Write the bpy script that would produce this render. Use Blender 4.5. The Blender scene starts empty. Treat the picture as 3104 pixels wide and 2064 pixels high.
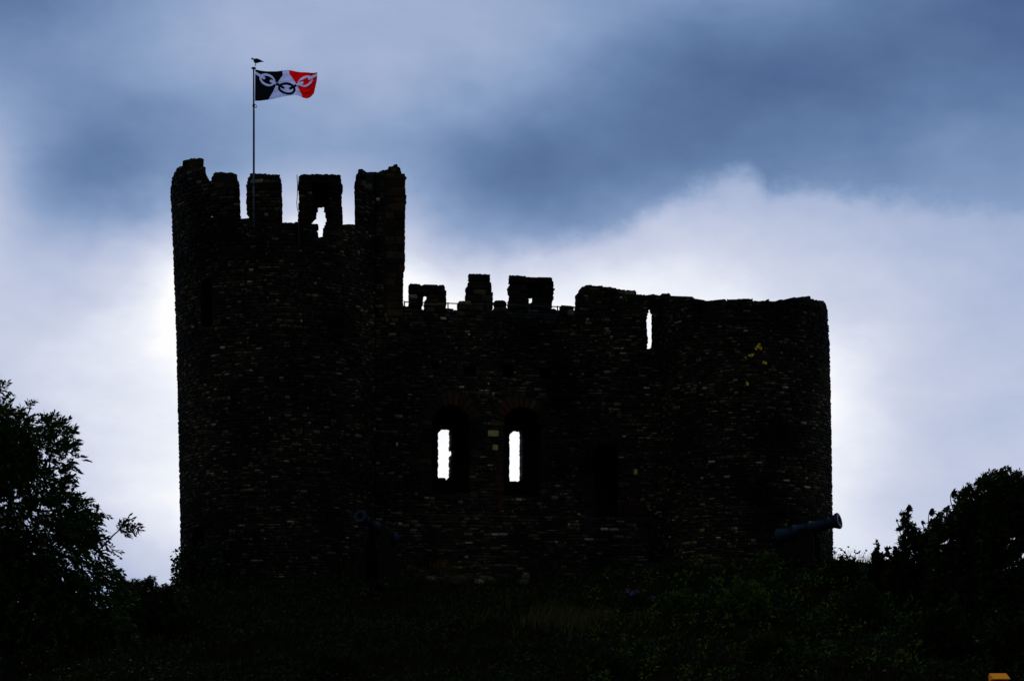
import bpy, math, random
import numpy as np
from mathutils import Vector, Matrix
PI = math.pi
rng = np.random.default_rng(11)
random.seed(11)
scene = bpy.context.scene
C = bpy.context.collection

# ---------------------------------------------------------------- camera
# the camera stands at the origin looking along +Y; a rising lens keeps the verticals upright
K = 0.34 / 3104.0          # metres per photo pixel, per metre of distance
H0 = 2624.0                # photo row of the camera's own height
CX = 1552.0
cam = bpy.data.cameras.new('camera')
camo = bpy.data.objects.new('camera', cam)
C.objects.link(camo)
camo.location = (0, 0, 0)
camo.rotation_euler = (PI / 2, 0, 0)
cam.sensor_width = 36.0
cam.lens = 36.0 / 0.34
cam.shift_y = (H0 - 1032.0) / 3104.0
cam.clip_start = 0.5
cam.clip_end = 5000
scene.camera = camo

def at(px, py, Y):
    return Vector(((px - CX) * K * Y, Y, (H0 - py) * K * Y))

# ---------------------------------------------------------------- sky, sun, exposure
SUN_EL, SUN_AZ = math.radians(32), math.radians(-6)     # behind the keep, veiled by cloud
world = bpy.data.worlds.new('World')
scene.world = world
world.use_nodes = True
wt = world.node_tree
wt.nodes.clear()
WL = wt.links.new
def wn(kind, **kw):
    n = wt.nodes.new(kind)
    for k, v in kw.items():
        setattr(n, k, v)
    return n
def wmath(op, a, b=None, c=None):
    n = wn('ShaderNodeMath', operation=op)
    for i, v in enumerate((a, b, c)):
        if v is None: continue
        if isinstance(v, (int, float)): n.inputs[i].default_value = v
        else: WL(v, n.inputs[i])
    return n.outputs[0]
tc = wn('ShaderNodeTexCoord')
DIR = tc.outputs['Generated']
def wnoise(scale, detail, rough=0.55, stretch=(1, 1, 1), off=(0, 0, 0)):
    mp = wn('ShaderNodeMapping')
    mp.inputs['Scale'].default_value = stretch
    mp.inputs['Location'].default_value = off
    WL(DIR, mp.inputs['Vector'])
    n = wn('ShaderNodeTexNoise')
    n.inputs['Scale'].default_value = scale
    n.inputs['Detail'].default_value = detail
    n.inputs['Roughness'].default_value = rough
    WL(mp.outputs[0], n.inputs['Vector'])
    return n
# wind-torn edges: the direction is pushed about a little before the cloud banks are placed
warp = wnoise(26, 3, 0.6, (1, 1, 1.5))
ws = wn('ShaderNodeVectorMath', operation='SUBTRACT'); WL(warp.outputs['Color'], ws.inputs[0]); ws.inputs[1].default_value = (0.5, 0.5, 0.5)
wm = wn('ShaderNodeVectorMath', operation='SCALE'); WL(ws.outputs[0], wm.inputs[0]); wm.inputs['Scale'].default_value = 0.022
wa = wn('ShaderNodeVectorMath', operation='ADD'); WL(DIR, wa.inputs[0]); WL(wm.outputs[0], wa.inputs[1])
WD = wa.outputs[0]
def cdir(px, py):
    v = Vector(((px - CX) * K, 1.0, (H0 - py) * K)); v.normalize(); return v
SKY=[(-150,-120,-0.29),(275,-120,-0.39),(700,-120,-0.11),(1125,-120,-0.05),(1550,-120,-0.28),(1975,-120,0.04),(2400,-120,0.11),(2825,-120,-0.20),(3250,-120,-0.31),(-150,200,-0.12),(275,200,0.29),(700,200,0.26),(1125,200,0.07),(1550,200,0.42),(1975,200,-0.20),(2400,200,-0.39),(2825,200,-0.10),(3250,200,-0.16),(-150,520,0.30),(275,520,-0.62),(700,520,-0.54),(1125,520,-0.23),(1550,520,-0.68),(1975,520,-0.21),(2825,520,-0.08),(3250,520,-0.08),(-150,840,0.06),(275,840,0.16),(700,840,0.86),(1125,840,0.43),(1550,840,0.19),(1975,840,0.22),(2400,840,-0.17),(2825,840,-0.03),(-150,1160,-0.04),(275,1160,0.06),(700,1160,-0.28),(1125,1160,-0.22),(1550,1160,0.18),(1975,1160,-0.12),(2400,1160,0.26),(2825,1160,-0.07),(3250,1160,-0.05),(-150,1480,-0.04),(275,1480,0.17),(700,1480,0.35),(1125,1480,0.25),(1975,1480,-0.04),(2400,1480,-0.05),(2825,1480,-0.10),(3250,1480,0.06),(-150,1800,-0.04),(275,1800,-0.25),(1125,1800,0.11),(1550,1800,0.13),(1975,1800,0.09),(2825,1800,-0.04),(3250,1800,0.05)]
# veiled sun behind the keep: the cloud deck is a little brighter towards it, all round the sky
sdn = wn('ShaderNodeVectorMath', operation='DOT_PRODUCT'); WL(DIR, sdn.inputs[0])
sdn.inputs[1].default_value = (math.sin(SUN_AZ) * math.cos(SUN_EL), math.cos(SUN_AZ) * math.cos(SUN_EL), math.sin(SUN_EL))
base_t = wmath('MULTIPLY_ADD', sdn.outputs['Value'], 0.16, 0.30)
big = wnoise(5.0, 4, 0.5, (1, 1, 1.6), (3.1, 0.4, 1.7))
fine = wnoise(30, 5, 0.6, (1, 1, 1.9), (0.3, 0.9, 2.2))
t = wmath('MULTIPLY_ADD', big.outputs['Fac'], 0.16, wmath('ADD', base_t, -0.08))
t = wmath('MULTIPLY_ADD', fine.outputs['Fac'], 0.17, wmath('ADD', t, -0.085))
# a bank of pale cloud with a torn, billowing upper edge, climbing to the right
sx = wn('ShaderNodeSeparateXYZ'); WL(DIR, sx.inputs[0])
dy_ = wmath('MAXIMUM', sx.outputs[1], 0.05)
pxn = wmath('MULTIPLY_ADD', wmath('DIVIDE', sx.outputs[0], dy_), 1 / K, CX)
pyn = wmath('MULTIPLY_ADD', wmath('DIVIDE', sx.outputs[2], dy_), -1 / K, H0)
EDGE = [(-400, 900), (500, 830), (1250, 800), (1580, 768), (1760, 715), (1980, 645), (2120, 560), (2200, 530), (2270, 536), (2330, 580), (2400, 566), (2500, 560), (2700, 600), (2900, 622), (3104, 640), (3500, 660)]
er = wn('ShaderNodeValToRGB')
while len(er.color_ramp.elements) < len(EDGE): er.color_ramp.elements.new(0.5)
for el, (a, b) in zip(er.color_ramp.elements, EDGE):
    el.position = (a + 400) / 3900; v = b / 1000; el.color = (v, v, v, 1)
WL(wmath('DIVIDE', wmath('ADD', pxn, 400), 3900), er.inputs[0])
puff = wnoise(48, 6, 0.62, (1, 1, 1.3), (1.7, 0.2, 0.6))
puff2 = wnoise(17, 4, 0.55, (1, 1, 1.3), (4.7, 2.2, 1.6))
pe = wmath('MULTIPLY_ADD', er.outputs[0], -1000, pyn)
pe = wmath('MULTIPLY_ADD', wmath('SUBTRACT', puff.outputs['Fac'], 0.5), 190, pe)
pe = wmath('MULTIPLY_ADD', wmath('SUBTRACT', puff2.outputs['Fac'], 0.5), 130, pe)
sm = wn('ShaderNodeMapRange', interpolation_type='SMOOTHSTEP'); WL(pe, sm.inputs[0])
sm.inputs[1].default_value = -50; sm.inputs[2].default_value = 60
# the paler cloud low in the sky is extended unseen round the horizon to light the tower flanks, fading away from the sun
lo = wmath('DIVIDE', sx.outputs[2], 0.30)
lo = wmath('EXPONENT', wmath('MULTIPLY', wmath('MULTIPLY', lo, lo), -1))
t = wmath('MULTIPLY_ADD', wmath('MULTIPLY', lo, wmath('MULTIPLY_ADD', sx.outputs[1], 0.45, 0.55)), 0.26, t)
ga = wmath('DIVIDE', wmath('ADD', pxn, -2250), 900)
ga = wmath('EXPONENT', wmath('MULTIPLY', wmath('MULTIPLY', ga, ga), -1))
ga = wmath('MULTIPLY', ga, wmath('GREATER_THAN', sx.outputs[1], 0.06))
t = wmath('MULTIPLY_ADD', wmath('MULTIPLY', sm.outputs[0], ga), 0.30, t)
SIG = 350 * K
for (bx, by, amp) in SKY:
    s = wn('ShaderNodeVectorMath', operation='SUBTRACT'); WL(WD, s.inputs[0]); s.inputs[1].default_value = cdir(bx, by)
    dd = wn('ShaderNodeVectorMath', operation='DOT_PRODUCT'); WL(s.outputs[0], dd.inputs[0]); WL(s.outputs[0], dd.inputs[1])
    e = wmath('EXPONENT', wmath('MULTIPLY', dd.outputs['Value'], -1.0 / SIG ** 2))
    t = wmath('MULTIPLY_ADD', e, amp, t)
ramp = wn('ShaderNodeValToRGB')
cr = ramp.color_ramp
stops = [(0.0, (0.050, 0.105, 0.255)), (0.2, (0.112, 0.198, 0.385)), (0.42, (0.240, 0.345, 0.560)), (0.62, (0.415, 0.488, 0.690)),
         (0.80, (0.615, 0.660, 0.815)), (0.93, (0.83, 0.865, 0.955)), (1.0, (1.0, 1.0, 1.02))]
while len(cr.elements) < len(stops): cr.elements.new(0.5)
for el, (p, c) in zip(cr.elements, stops):
    el.position = p; el.color = (*c, 1)
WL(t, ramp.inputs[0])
nis = wn('ShaderNodeTexSky', sky_type='NISHITA')
nis.sun_disc = False
nis.sun_elevation = SUN_EL
nis.sun_rotation = SUN_AZ
bg1 = wn('ShaderNodeBackground'); WL(nis.outputs[0], bg1.inputs[0]); bg1.inputs[1].default_value = 0.05
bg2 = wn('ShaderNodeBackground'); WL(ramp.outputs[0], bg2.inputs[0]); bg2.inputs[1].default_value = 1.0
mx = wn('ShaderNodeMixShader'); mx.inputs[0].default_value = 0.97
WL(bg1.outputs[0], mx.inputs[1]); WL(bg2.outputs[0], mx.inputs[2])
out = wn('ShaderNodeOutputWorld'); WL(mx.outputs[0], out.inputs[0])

sl = bpy.data.lights.new('sun', 'SUN')
sl.energy = 0.5
sl.angle = math.radians(12)
sl.color = (1.0, 0.95, 0.86)
so = bpy.data.objects.new('sun', sl); C.objects.link(so)
sd = Vector((math.sin(SUN_AZ) * math.cos(SUN_EL), math.cos(SUN_AZ) * math.cos(SUN_EL), math.sin(SUN_EL)))
so.rotation_euler = sd.to_track_quat('Z', 'Y').to_euler()
so.location = (0, 60, 60)

scene.view_settings.view_transform = 'Standard'
scene.view_settings.look = 'None'
scene.view_settings.exposure = 0
scene.view_settings.gamma = 1
scene.view_settings.use_curve_mapping = False

# ---------------------------------------------------------------- helpers
def tag(o, label=None, cat=None, group=None, kind=None):
    if label: o['label'] = label
    if cat: o['category'] = cat
    if group: o['group'] = group
    if kind: o['kind'] = kind
    return o
WORLD = {}
def empty(name, loc, label, cat, group=None):
    o = bpy.data.objects.new(name, None); C.objects.link(o)
    o.empty_display_size = 0.3
    o.location = loc
    WORLD[o.name] = Vector(loc)
    return tag(o, label, cat, group)
def mesh(name, V, F, mat, parent=None, smooth=False, mats=None, midx=None):
    """one mesh object; V in world coordinates, its origin at its own middle"""
    V = np.asarray(V, dtype=float).reshape(-1, 3)
    mid = Vector(((V.min(0) + V.max(0)) / 2).tolist())
    me = bpy.data.meshes.new(name)
    L = V - np.array(mid)
    if isinstance(F, np.ndarray):
        nf, k = F.shape
        me.vertices.add(len(L)); me.vertices.foreach_set('co', L.ravel())
        me.loops.add(nf * k); me.loops.foreach_set('vertex_index', F.ravel().astype(np.int32))
        me.polygons.add(nf)
        me.polygons.foreach_set('loop_start', np.arange(0, nf * k, k, dtype=np.int32))
        me.polygons.foreach_set('loop_total', np.full(nf, k, dtype=np.int32))
        me.update(calc_edges=True)
    else:
        me.from_pydata(L.tolist(), [], F)
        me.update()
    if mats:
        for m in mats: me.materials.append(m)
        if midx is not None: me.polygons.foreach_set('material_index', np.asarray(midx, dtype=np.int32))
    else:
        me.materials.append(mat)
    if smooth: me.polygons.foreach_set('use_smooth', [True] * len(me.polygons))
    o = bpy.data.objects.new(name, me); C.objects.link(o)
    if parent is not None:
        o.parent = parent
        o.location = mid - WORLD[parent.name]
    else:
        o.location = mid
    WORLD[o.name] = mid
    return o
def inpoly(x, y, poly):
    x = np.asarray(x, float); y = np.asarray(y, float)
    res = np.zeros(np.broadcast(x, y).shape, bool)
    n = len(poly)
    for i in range(n):
        x0, y0 = poly[i]; x1, y1 = poly[(i + 1) % n]
        if y0 == y1: continue
        c = ((y0 > y) != (y1 > y)) & (x < (x1 - x0) * (y - y0) / (y1 - y0) + x0)
        res ^= c
    return res
def interp(v, pts):
    p = np.array(pts, float)
    return np.interp(v, p[:, 0], p[:, 1])
def tube(path, radii, n=8, cap=True):
    V, F = [], []
    path = [Vector(p) for p in path]
    if isinstance(radii, (int, float)): radii = [radii] * len(path)
    ref = None
    for i, p in enumerate(path):
        d = (path[min(i + 1, len(path) - 1)] - path[max(i - 1, 0)]).normalized()
        if ref is None or abs(d.dot(ref)) > 0.98:
            ref = Vector((0, 0, 1)) if abs(d.z) < 0.9 else Vector((1, 0, 0))
        a = d.cross(ref).normalized(); b = d.cross(a).normalized()
        for k in range(n):
            w = 2 * PI * k / n
            V.append(p + (a * math.cos(w) + b * math.sin(w)) * radii[i])
    for i in range(len(path) - 1):
        for k in range(n):
            q = (k + 1) % n
            F.append((i * n + k, i * n + q, (i + 1) * n + q, (i + 1) * n + k))
    if cap:
        F.append(tuple(range(n - 1, -1, -1)))
        F.append(tuple((len(path) - 1) * n + k for k in range(n)))
    return V, F
def join(parts):
    V, F = [], []
    for v, f in parts:
        o = len(V); V += list(v); F += [tuple(i + o for i in q) for q in f]
    return V, F
def box(c, dx, dy, dz, ax=None, ay=None, az=None, jit=0.0, bev=0.0):
    """box about c with half sizes along axes; bev chamfers all its edges by insetting each face"""
    ax = ax or Vector((1, 0, 0)); ay = ay or Vector((0, 1, 0)); az = az or Vector((0, 0, 1))
    c = Vector(c)
    if bev <= 0:
        V = []
        for sx in (-1, 1):
            for sy in (-1, 1):
                for sz in (-1, 1):
                    j = [random.uniform(-jit, jit) for _ in range(3)] if jit else (0, 0, 0)
                    V.append(c + ax * (sx * dx + j[0]) + ay * (sy * dy + j[1]) + az * (sz * dz + j[2]))
        return V, [(0, 1, 3, 2), (4, 6, 7, 5), (0, 4, 5, 1), (2, 3, 7, 6), (0, 2, 6, 4), (1, 5, 7, 3)]
    V = []; idx = {}
    b = min(bev, dx * .45, dy * .45, dz * .45)
    for sx in (-1, 1):
        for sy in (-1, 1):
            for sz in (-1, 1):
                j = [random.uniform(-jit, jit) for _ in range(3)] if jit else (0, 0, 0)
                for k in range(3):
                    e = [dx, dy, dz]
                    for m in range(3):
                        if m != k: e[m] -= b
                    idx[(sx, sy, sz, k)] = len(V)
                    V.append(c + ax * (sx * e[0] + j[0]) + ay * (sy * e[1] + j[1]) + az * (sz * e[2] + j[2]))
    F = []
    for s in (-1, 1):
        q = [idx[(s, a, d, 0)] for a, d in ((-1, -1), (1, -1), (1, 1), (-1, 1))]; F.append(tuple(q if s > 0 else q[::-1]))
        q = [idx[(a, s, d, 1)] for a, d in ((-1, -1), (1, -1), (1, 1), (-1, 1))]; F.append(tuple(q[::-1] if s > 0 else q))
        q = [idx[(a, d, s, 2)] for a, d in ((-1, -1), (1, -1), (1, 1), (-1, 1))]; F.append(tuple(q if s > 0 else q[::-1]))
    for a in (-1, 1):
        for d in (-1, 1):
            F.append((idx[(a, d, -1, 0)], idx[(a, d, -1, 1)], idx[(a, d, 1, 1)], idx[(a, d, 1, 0)]))
            F.append((idx[(a, -1, d, 0)], idx[(a, -1, d, 2)], idx[(a, 1, d, 2)], idx[(a, 1, d, 0)]))
            F.append((idx[(-1, a, d, 1)], idx[(-1, a, d, 2)], idx[(1, a, d, 2)], idx[(1, a, d, 1)]))
            for s in (-1, 1):
                F.append((idx[(a, d, s, 0)], idx[(a, d, s, 1)], idx[(a, d, s, 2)]))
    return V, F

# ---------------------------------------------------------------- materials
def new_mat(name):
    m = bpy.data.materials.new(name); m.use_nodes = True
    nt = m.node_tree
    b = nt.nodes['Principled BSDF']
    return m, nt, b
def stone_mat(name, stops, scale=1.0, rough=0.92, bump=0.5, mul=1.0):
    """weathered stone: a colour of its own per block, grain, broad random blotches and a pitted face"""
    m, nt, b = new_mat(name)
    N, L = nt.nodes.new, nt.links.new
    geo = N('ShaderNodeNewGeometry'); oi = N('ShaderNodeObjectInfo')
    add = N('ShaderNodeMath'); add.operation = 'ADD'; L(geo.outputs['Random Per Island'], add.inputs[0]); L(oi.outputs['Random'], add.inputs[1])
    fr = N('ShaderNodeMath'); fr.operation = 'FRACT'; L(add.outputs[0], fr.inputs[0])
    r = N('ShaderNodeValToRGB'); r.color_ramp.interpolation = 'LINEAR'
    while len(r.color_ramp.elements) < len(stops): r.color_ramp.elements.new(0.5)
    for el, (p, c) in zip(r.color_ramp.elements, stops):
        el.position = p; el.color = (c[0] * mul, c[1] * mul, c[2] * mul, 1)
    L(fr.outputs[0], r.inputs[0])
    pos = geo.outputs['Position']
    n1 = N('ShaderNodeTexNoise'); n1.inputs['Scale'].default_value = 9 * scale; n1.inputs['Detail'].default_value = 6; L(pos, n1.inputs['Vector'])
    n2 = N('ShaderNodeTexNoise'); n2.inputs['Scale'].default_value = .42 * scale; n2.inputs['Detail'].default_value = 4; L(pos, n2.inputs['Vector'])
    mr = N('ShaderNodeMapRange'); mr.inputs[1].default_value = .3; mr.inputs[2].default_value = .7; mr.inputs[3].default_value = .55; mr.inputs[4].default_value = 1.35; L(n1.outputs['Fac'], mr.inputs[0])
    mr2 = N('ShaderNodeMapRange'); mr2.inputs[1].default_value = .35; mr2.inputs[2].default_value = .65; mr2.inputs[3].default_value = .14; mr2.inputs[4].default_value = 1.7; L(n2.outputs['Fac'], mr2.inputs[0])
    mu = N('ShaderNodeMath'); mu.operation = 'MULTIPLY'; L(mr.outputs[0], mu.inputs[0]); L(mr2.outputs[0], mu.inputs[1])
    vm = N('ShaderNodeVectorMath'); vm.operation = 'SCALE'; L(r.outputs[0], vm.inputs[0]); L(mu.outputs[0], vm.inputs['Scale'])
    L(vm.outputs[0], b.inputs['Base Color'])
    b.inputs['Roughness'].default_value = rough
    b.inputs['Specular IOR Level'].default_value = 0.08
    bp = N('ShaderNodeBump'); bp.inputs['Strength'].default_value = bump; bp.inputs['Distance'].default_value = 0.03
    n3 = N('ShaderNodeTexNoise'); n3.inputs['Scale'].default_value = 22 * scale; n3.inputs['Detail'].default_value = 5; L(pos, n3.inputs['Vector'])
    L(n3.outputs['Fac'], bp.inputs['Height']); L(bp.outputs[0], b.inputs['Normal'])
    return m
# sooty limestone of a town long blackened by furnaces, with sandstone dressings
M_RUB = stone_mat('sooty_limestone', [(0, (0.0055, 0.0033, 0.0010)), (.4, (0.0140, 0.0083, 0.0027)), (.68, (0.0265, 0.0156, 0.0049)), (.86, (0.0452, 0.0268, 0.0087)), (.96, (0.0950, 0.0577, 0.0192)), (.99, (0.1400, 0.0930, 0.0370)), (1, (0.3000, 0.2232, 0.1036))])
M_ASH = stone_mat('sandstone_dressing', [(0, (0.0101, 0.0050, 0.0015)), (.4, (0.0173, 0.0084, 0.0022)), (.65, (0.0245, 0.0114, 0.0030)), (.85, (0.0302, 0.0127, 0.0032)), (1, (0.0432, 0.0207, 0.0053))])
M_RED = stone_mat('red_sandstone', [(0, (0.0211, 0.0063, 0.0016)), (1, (0.0384, 0.0115, 0.0027))])
M_TAN = stone_mat('tan_sandstone', [(0, (.09, .055, .016)), (1, (.12, .075, .022))])
M_OCH = stone_mat('ochre_sandstone', [(0, (.30, .17, .035)), (1, (.36, .21, .05))], bump=.3)
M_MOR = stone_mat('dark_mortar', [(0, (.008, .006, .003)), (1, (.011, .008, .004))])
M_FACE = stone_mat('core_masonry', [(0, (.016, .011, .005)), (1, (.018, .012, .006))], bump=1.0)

def simple(name, col, rough=.6, metal=0.0, noise=0.0, scale=20, spec=.5, bump=0.0):
    m, nt, b = new_mat(name)
    N, L = nt.nodes.new, nt.links.new
    b.inputs['Base Color'].default_value = (*col, 1); b.inputs['Roughness'].default_value = rough; b.inputs['Metallic'].default_value = metal
    b.inputs['Specular IOR Level'].default_value = spec
    if noise or bump:
        tcn = N('ShaderNodeTexCoord')
        n = N('ShaderNodeTexNoise'); n.inputs['Scale'].default_value = scale; n.inputs['Detail'].default_value = 5; L(tcn.outputs['Object'], n.inputs['Vector'])
        if noise:
            mr = N('ShaderNodeMapRange'); mr.inputs[1].default_value = .3; mr.inputs[2].default_value = .7; mr.inputs[3].default_value = 1 - noise; mr.inputs[4].default_value = 1 + noise; L(n.outputs['Fac'], mr.inputs[0])
            vm = N('ShaderNodeVectorMath'); vm.operation = 'SCALE'; vm.inputs[0].default_value = col; L(mr.outputs[0], vm.inputs['Scale']); L(vm.outputs[0], b.inputs['Base Color'])
        if bump:
            bp = N('ShaderNodeBump'); bp.inputs['Strength'].default_value = bump; bp.inputs['Distance'].default_value = .02; L(n.outputs['Fac'], bp.inputs['Height']); L(bp.outputs[0], b.inputs['Normal'])
    return m
def leaf_mat(name, c0, c1, trans=.25, rough=.6):
    m, nt, b = new_mat(name)
    N, L = nt.nodes.new, nt.links.new
    geo = N('ShaderNodeNewGeometry')
    r = N('ShaderNodeValToRGB'); r.color_ramp.elements[0].color = (*c0, 1); r.color_ramp.elements[1].color = (*c1, 1)
    L(geo.outputs['Random Per Island'], r.inputs[0]); L(r.outputs[0], b.inputs['Base Color'])
    b.inputs['Roughness'].default_value = rough; b.inputs['Specular IOR Level'].default_value = .04
    tr = N('ShaderNodeBsdfTranslucent'); L(r.outputs[0], tr.inputs[0])
    ms = N('ShaderNodeMixShader'); ms.inputs[0].default_value = trans
    L(b.outputs[0], ms.inputs[1]); L(tr.outputs[0], ms.inputs[2])
    L(ms.outputs[0], nt.nodes['Material Output'].inputs[0])
    return m
M_LEAF_ASH = leaf_mat('ash_leaf', (.009, .017, .002), (.028, .046, .005))
M_LEAF_DARK = leaf_mat('dark_leaf', (.006, .010, .0016), (.022, .033, .0035))
M_LEAF_BRIGHT = leaf_mat('bright_leaf', (.014, .022, .002), (.085, .11, .007), .3)
M_LEAF_IVY = leaf_mat('ivy_leaf', (.006, .010, .002), (.020, .03, .005), .1, .4)
M_GRASS = leaf_mat('green_grass', (.006, .008, .0016), (.022, .024, .004), .2)
M_DRY = leaf_mat('dry_grass', (.03, .022, .004), (.11, .075, .010), .3)
M_RUST = leaf_mat('rusty_grass', (.10, .04, .006), (.18, .075, .01), .3)
M_BARK = simple('bark', (.010, .0075, .004), .9, 0, .35, 12, .05, .6)
M_STEM = simple('green_stem', (.03, .045, .015), .7)
M_YEL = simple('yellow_petal', (.9, .52, .01), .6)
M_PUR = simple('magenta_petal', (.14, .010, .10), .6)
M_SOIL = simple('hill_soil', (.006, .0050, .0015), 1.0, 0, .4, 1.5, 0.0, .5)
M_IRON = simple('painted_cannon_iron', (.0045, .0085, .012), .4, 0.0, .45, 14, .10, .25)
M_BORE = simple('bore_black', (.006, .006, .006), .9)  # near-black inside of the bore
M_OAK = simple('weathered_oak', (.007, .0045, .002), .9, 0, .35, 6, .05, .4)
M_POLE = simple('grey_painted_pole', (.09, .085, .08), .5, 0.0, .2, 10, .2)
M_DKMET = simple('dark_metal', (.012, .012, .012), .7, 0, 0, 20, .1)
M_RAIL = simple('rusty_rail', (.018, .013, .008), .7, 0, .3, 20, .2)
M_WIRE = simple('copper_strip', (.06, .05, .028), .8, 0, 0, 20, .05)

# ---------------------------------------------------------------- the ground
CREST = [(-600, 1990), (0, 1930), (300, 1850), (420, 1815), (553, 1790), (900, 1752), (1150, 1722), (1500, 1732), (1800, 1745), (2110, 1700), (2521, 1694), (2700, 1712), (3104, 1790), (3700, 1900)]
def vnoise(x, y):
    return (np.sin(x * .9 + 1.3 * np.sin(y * .7)) * np.cos(y * 1.1 + .8 * np.sin(x * .6)) + .5 * np.sin(x * 2.3 + y * 1.7) * np.cos(y * 2.9 - x * 1.1) + .3 * np.sin(x * 5.1 - y * 3.7))
def ground_z(x, y):
    x = np.asarray(x, float); y = np.asarray(y, float)
    px = CX + x / (K * 98.0)
    crest = (H0 - interp(px, CREST)) * K * 98.0
    wide = np.exp(-np.maximum(np.abs(x) - 16, 0) / 14.0)
    crest = -1.6 + (crest + 1.6) * wide
    f = np.clip((98.0 - y) / 40.0, 0, 1)
    down = crest - np.minimum((98.0 - y), 42) * .27
    near = np.maximum(down, -1.6 - .0 * y)
    back = np.maximum(crest - np.maximum(y - 112, 0) * .25, -4)
    z = np.where(y < 98, near, back)
    amp = np.clip((y - 50) / 20, 0, 1) * np.clip((140 - y) / 20, 0, 1)
    damp = np.where((y > 96) & (y < 110), .25, 1)
    return z + .10 * vnoise(x, y) * amp * damp
xs = np.unique(np.concatenate([np.linspace(-1500, -60, 14), np.linspace(-60, -22, 20), np.arange(-22, 22.01, .4), np.linspace(22, 60, 20), np.linspace(60, 1500, 14)]))
ys = np.unique(np.concatenate([np.linspace(-800, -20, 12), np.linspace(-20, 66, 22), np.arange(66, 112, .4), np.linspace(112, 160, 20), np.linspace(160, 2500, 16)]))
GX, GY = np.meshgrid(xs, ys, indexing='ij')
GZ = ground_z(GX, GY)
ii, jj = np.meshgrid(np.arange(len(xs) - 1), np.arange(len(ys) - 1), indexing='ij')
ny_ = len(ys)
gf = np.stack([ii * ny_ + jj, (ii + 1) * ny_ + jj, (ii + 1) * ny_ + jj + 1, ii * ny_ + jj + 1], -1).reshape(-1, 4)
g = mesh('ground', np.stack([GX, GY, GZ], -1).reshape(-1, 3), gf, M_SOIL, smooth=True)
tag(g, kind='structure')

# ---------------------------------------------------------------- the keep: surfaces the masonry follows
class Wall:
    a = math.radians(9.5)
    c, s_ = math.cos(a), math.sin(a)
    X0, Y0 = (1145 - CX) * K * 100.0, 100.0
    def pos(self, s, z, off):
        return np.stack([self.X0 + s * self.c - off * self.s_, self.Y0 + s * self.s_ + off * self.c, z + 0 * s], -1)
    def s_of(self, px):
        q = (px - CX) * K
        return (q * self.Y0 - self.X0) / (self.c - q * self.s_)
    def frame(self, s, z):
        return Vector((self.c, self.s_, 0)), Vector((self.s_, -self.c, 0))
    def scale(self, z): return 1.0
class Drum:
    def __init__(self, Yc, fn): self.Yc, self.fn = Yc, fn
    def cr(self, z):
        py = H0 - np.asarray(z, float) / (K * self.Yc)
        l, r = self.fn(py)
        k = K * self.Yc
        return ((l + r) / 2 - CX) * k, (r - l) / 2 * k
    def pos(self, s, z, off):
        cx, R = self.cr(z)
        return np.stack([cx + (R - off) * np.sin(s), self.Yc - (R - off) * np.cos(s), z + 0 * s], -1)
    def s_of(self, px, py=1000):
        Y = self.Yc
        th = 0
        for _ in range(6):
            cx, R = self.cr((H0 - py) * K * Y)
            th = math.asin(max(-1, min(1, ((px - CX) * K * Y - cx) / R)))
            Y = self.Yc - R * math.cos(th)
        return th
    def frame(self, s, z):
        return Vector((math.cos(s), math.sin(s), 0)), Vector((math.sin(s), -math.cos(s), 0))
    def scale(self, z): return float(self.cr(z)[1])
WALL = Wall()
LD = Drum(100.6, lambda py: (interp(py, [(480, 520), (600, 521), (660, 526), (855, 533), (1053, 540), (1316, 546), (1711, 553), (1850, 556)]), 1145.0 + 0 * py))
RD = Drum(102.3, lambda py: (1998.0 + 0 * py, interp(py, [(880, 2494), (921, 2497), (948, 2504), (1053, 2510), (1316, 2516), (1685, 2521), (1850, 2523)])))
def proj(P):
    return CX + P[..., 0] / (K * P[..., 1]), H0 - P[..., 2] / (K * P[..., 1])
def zy(py, Y): return (H0 - py) * K * Y

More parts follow.
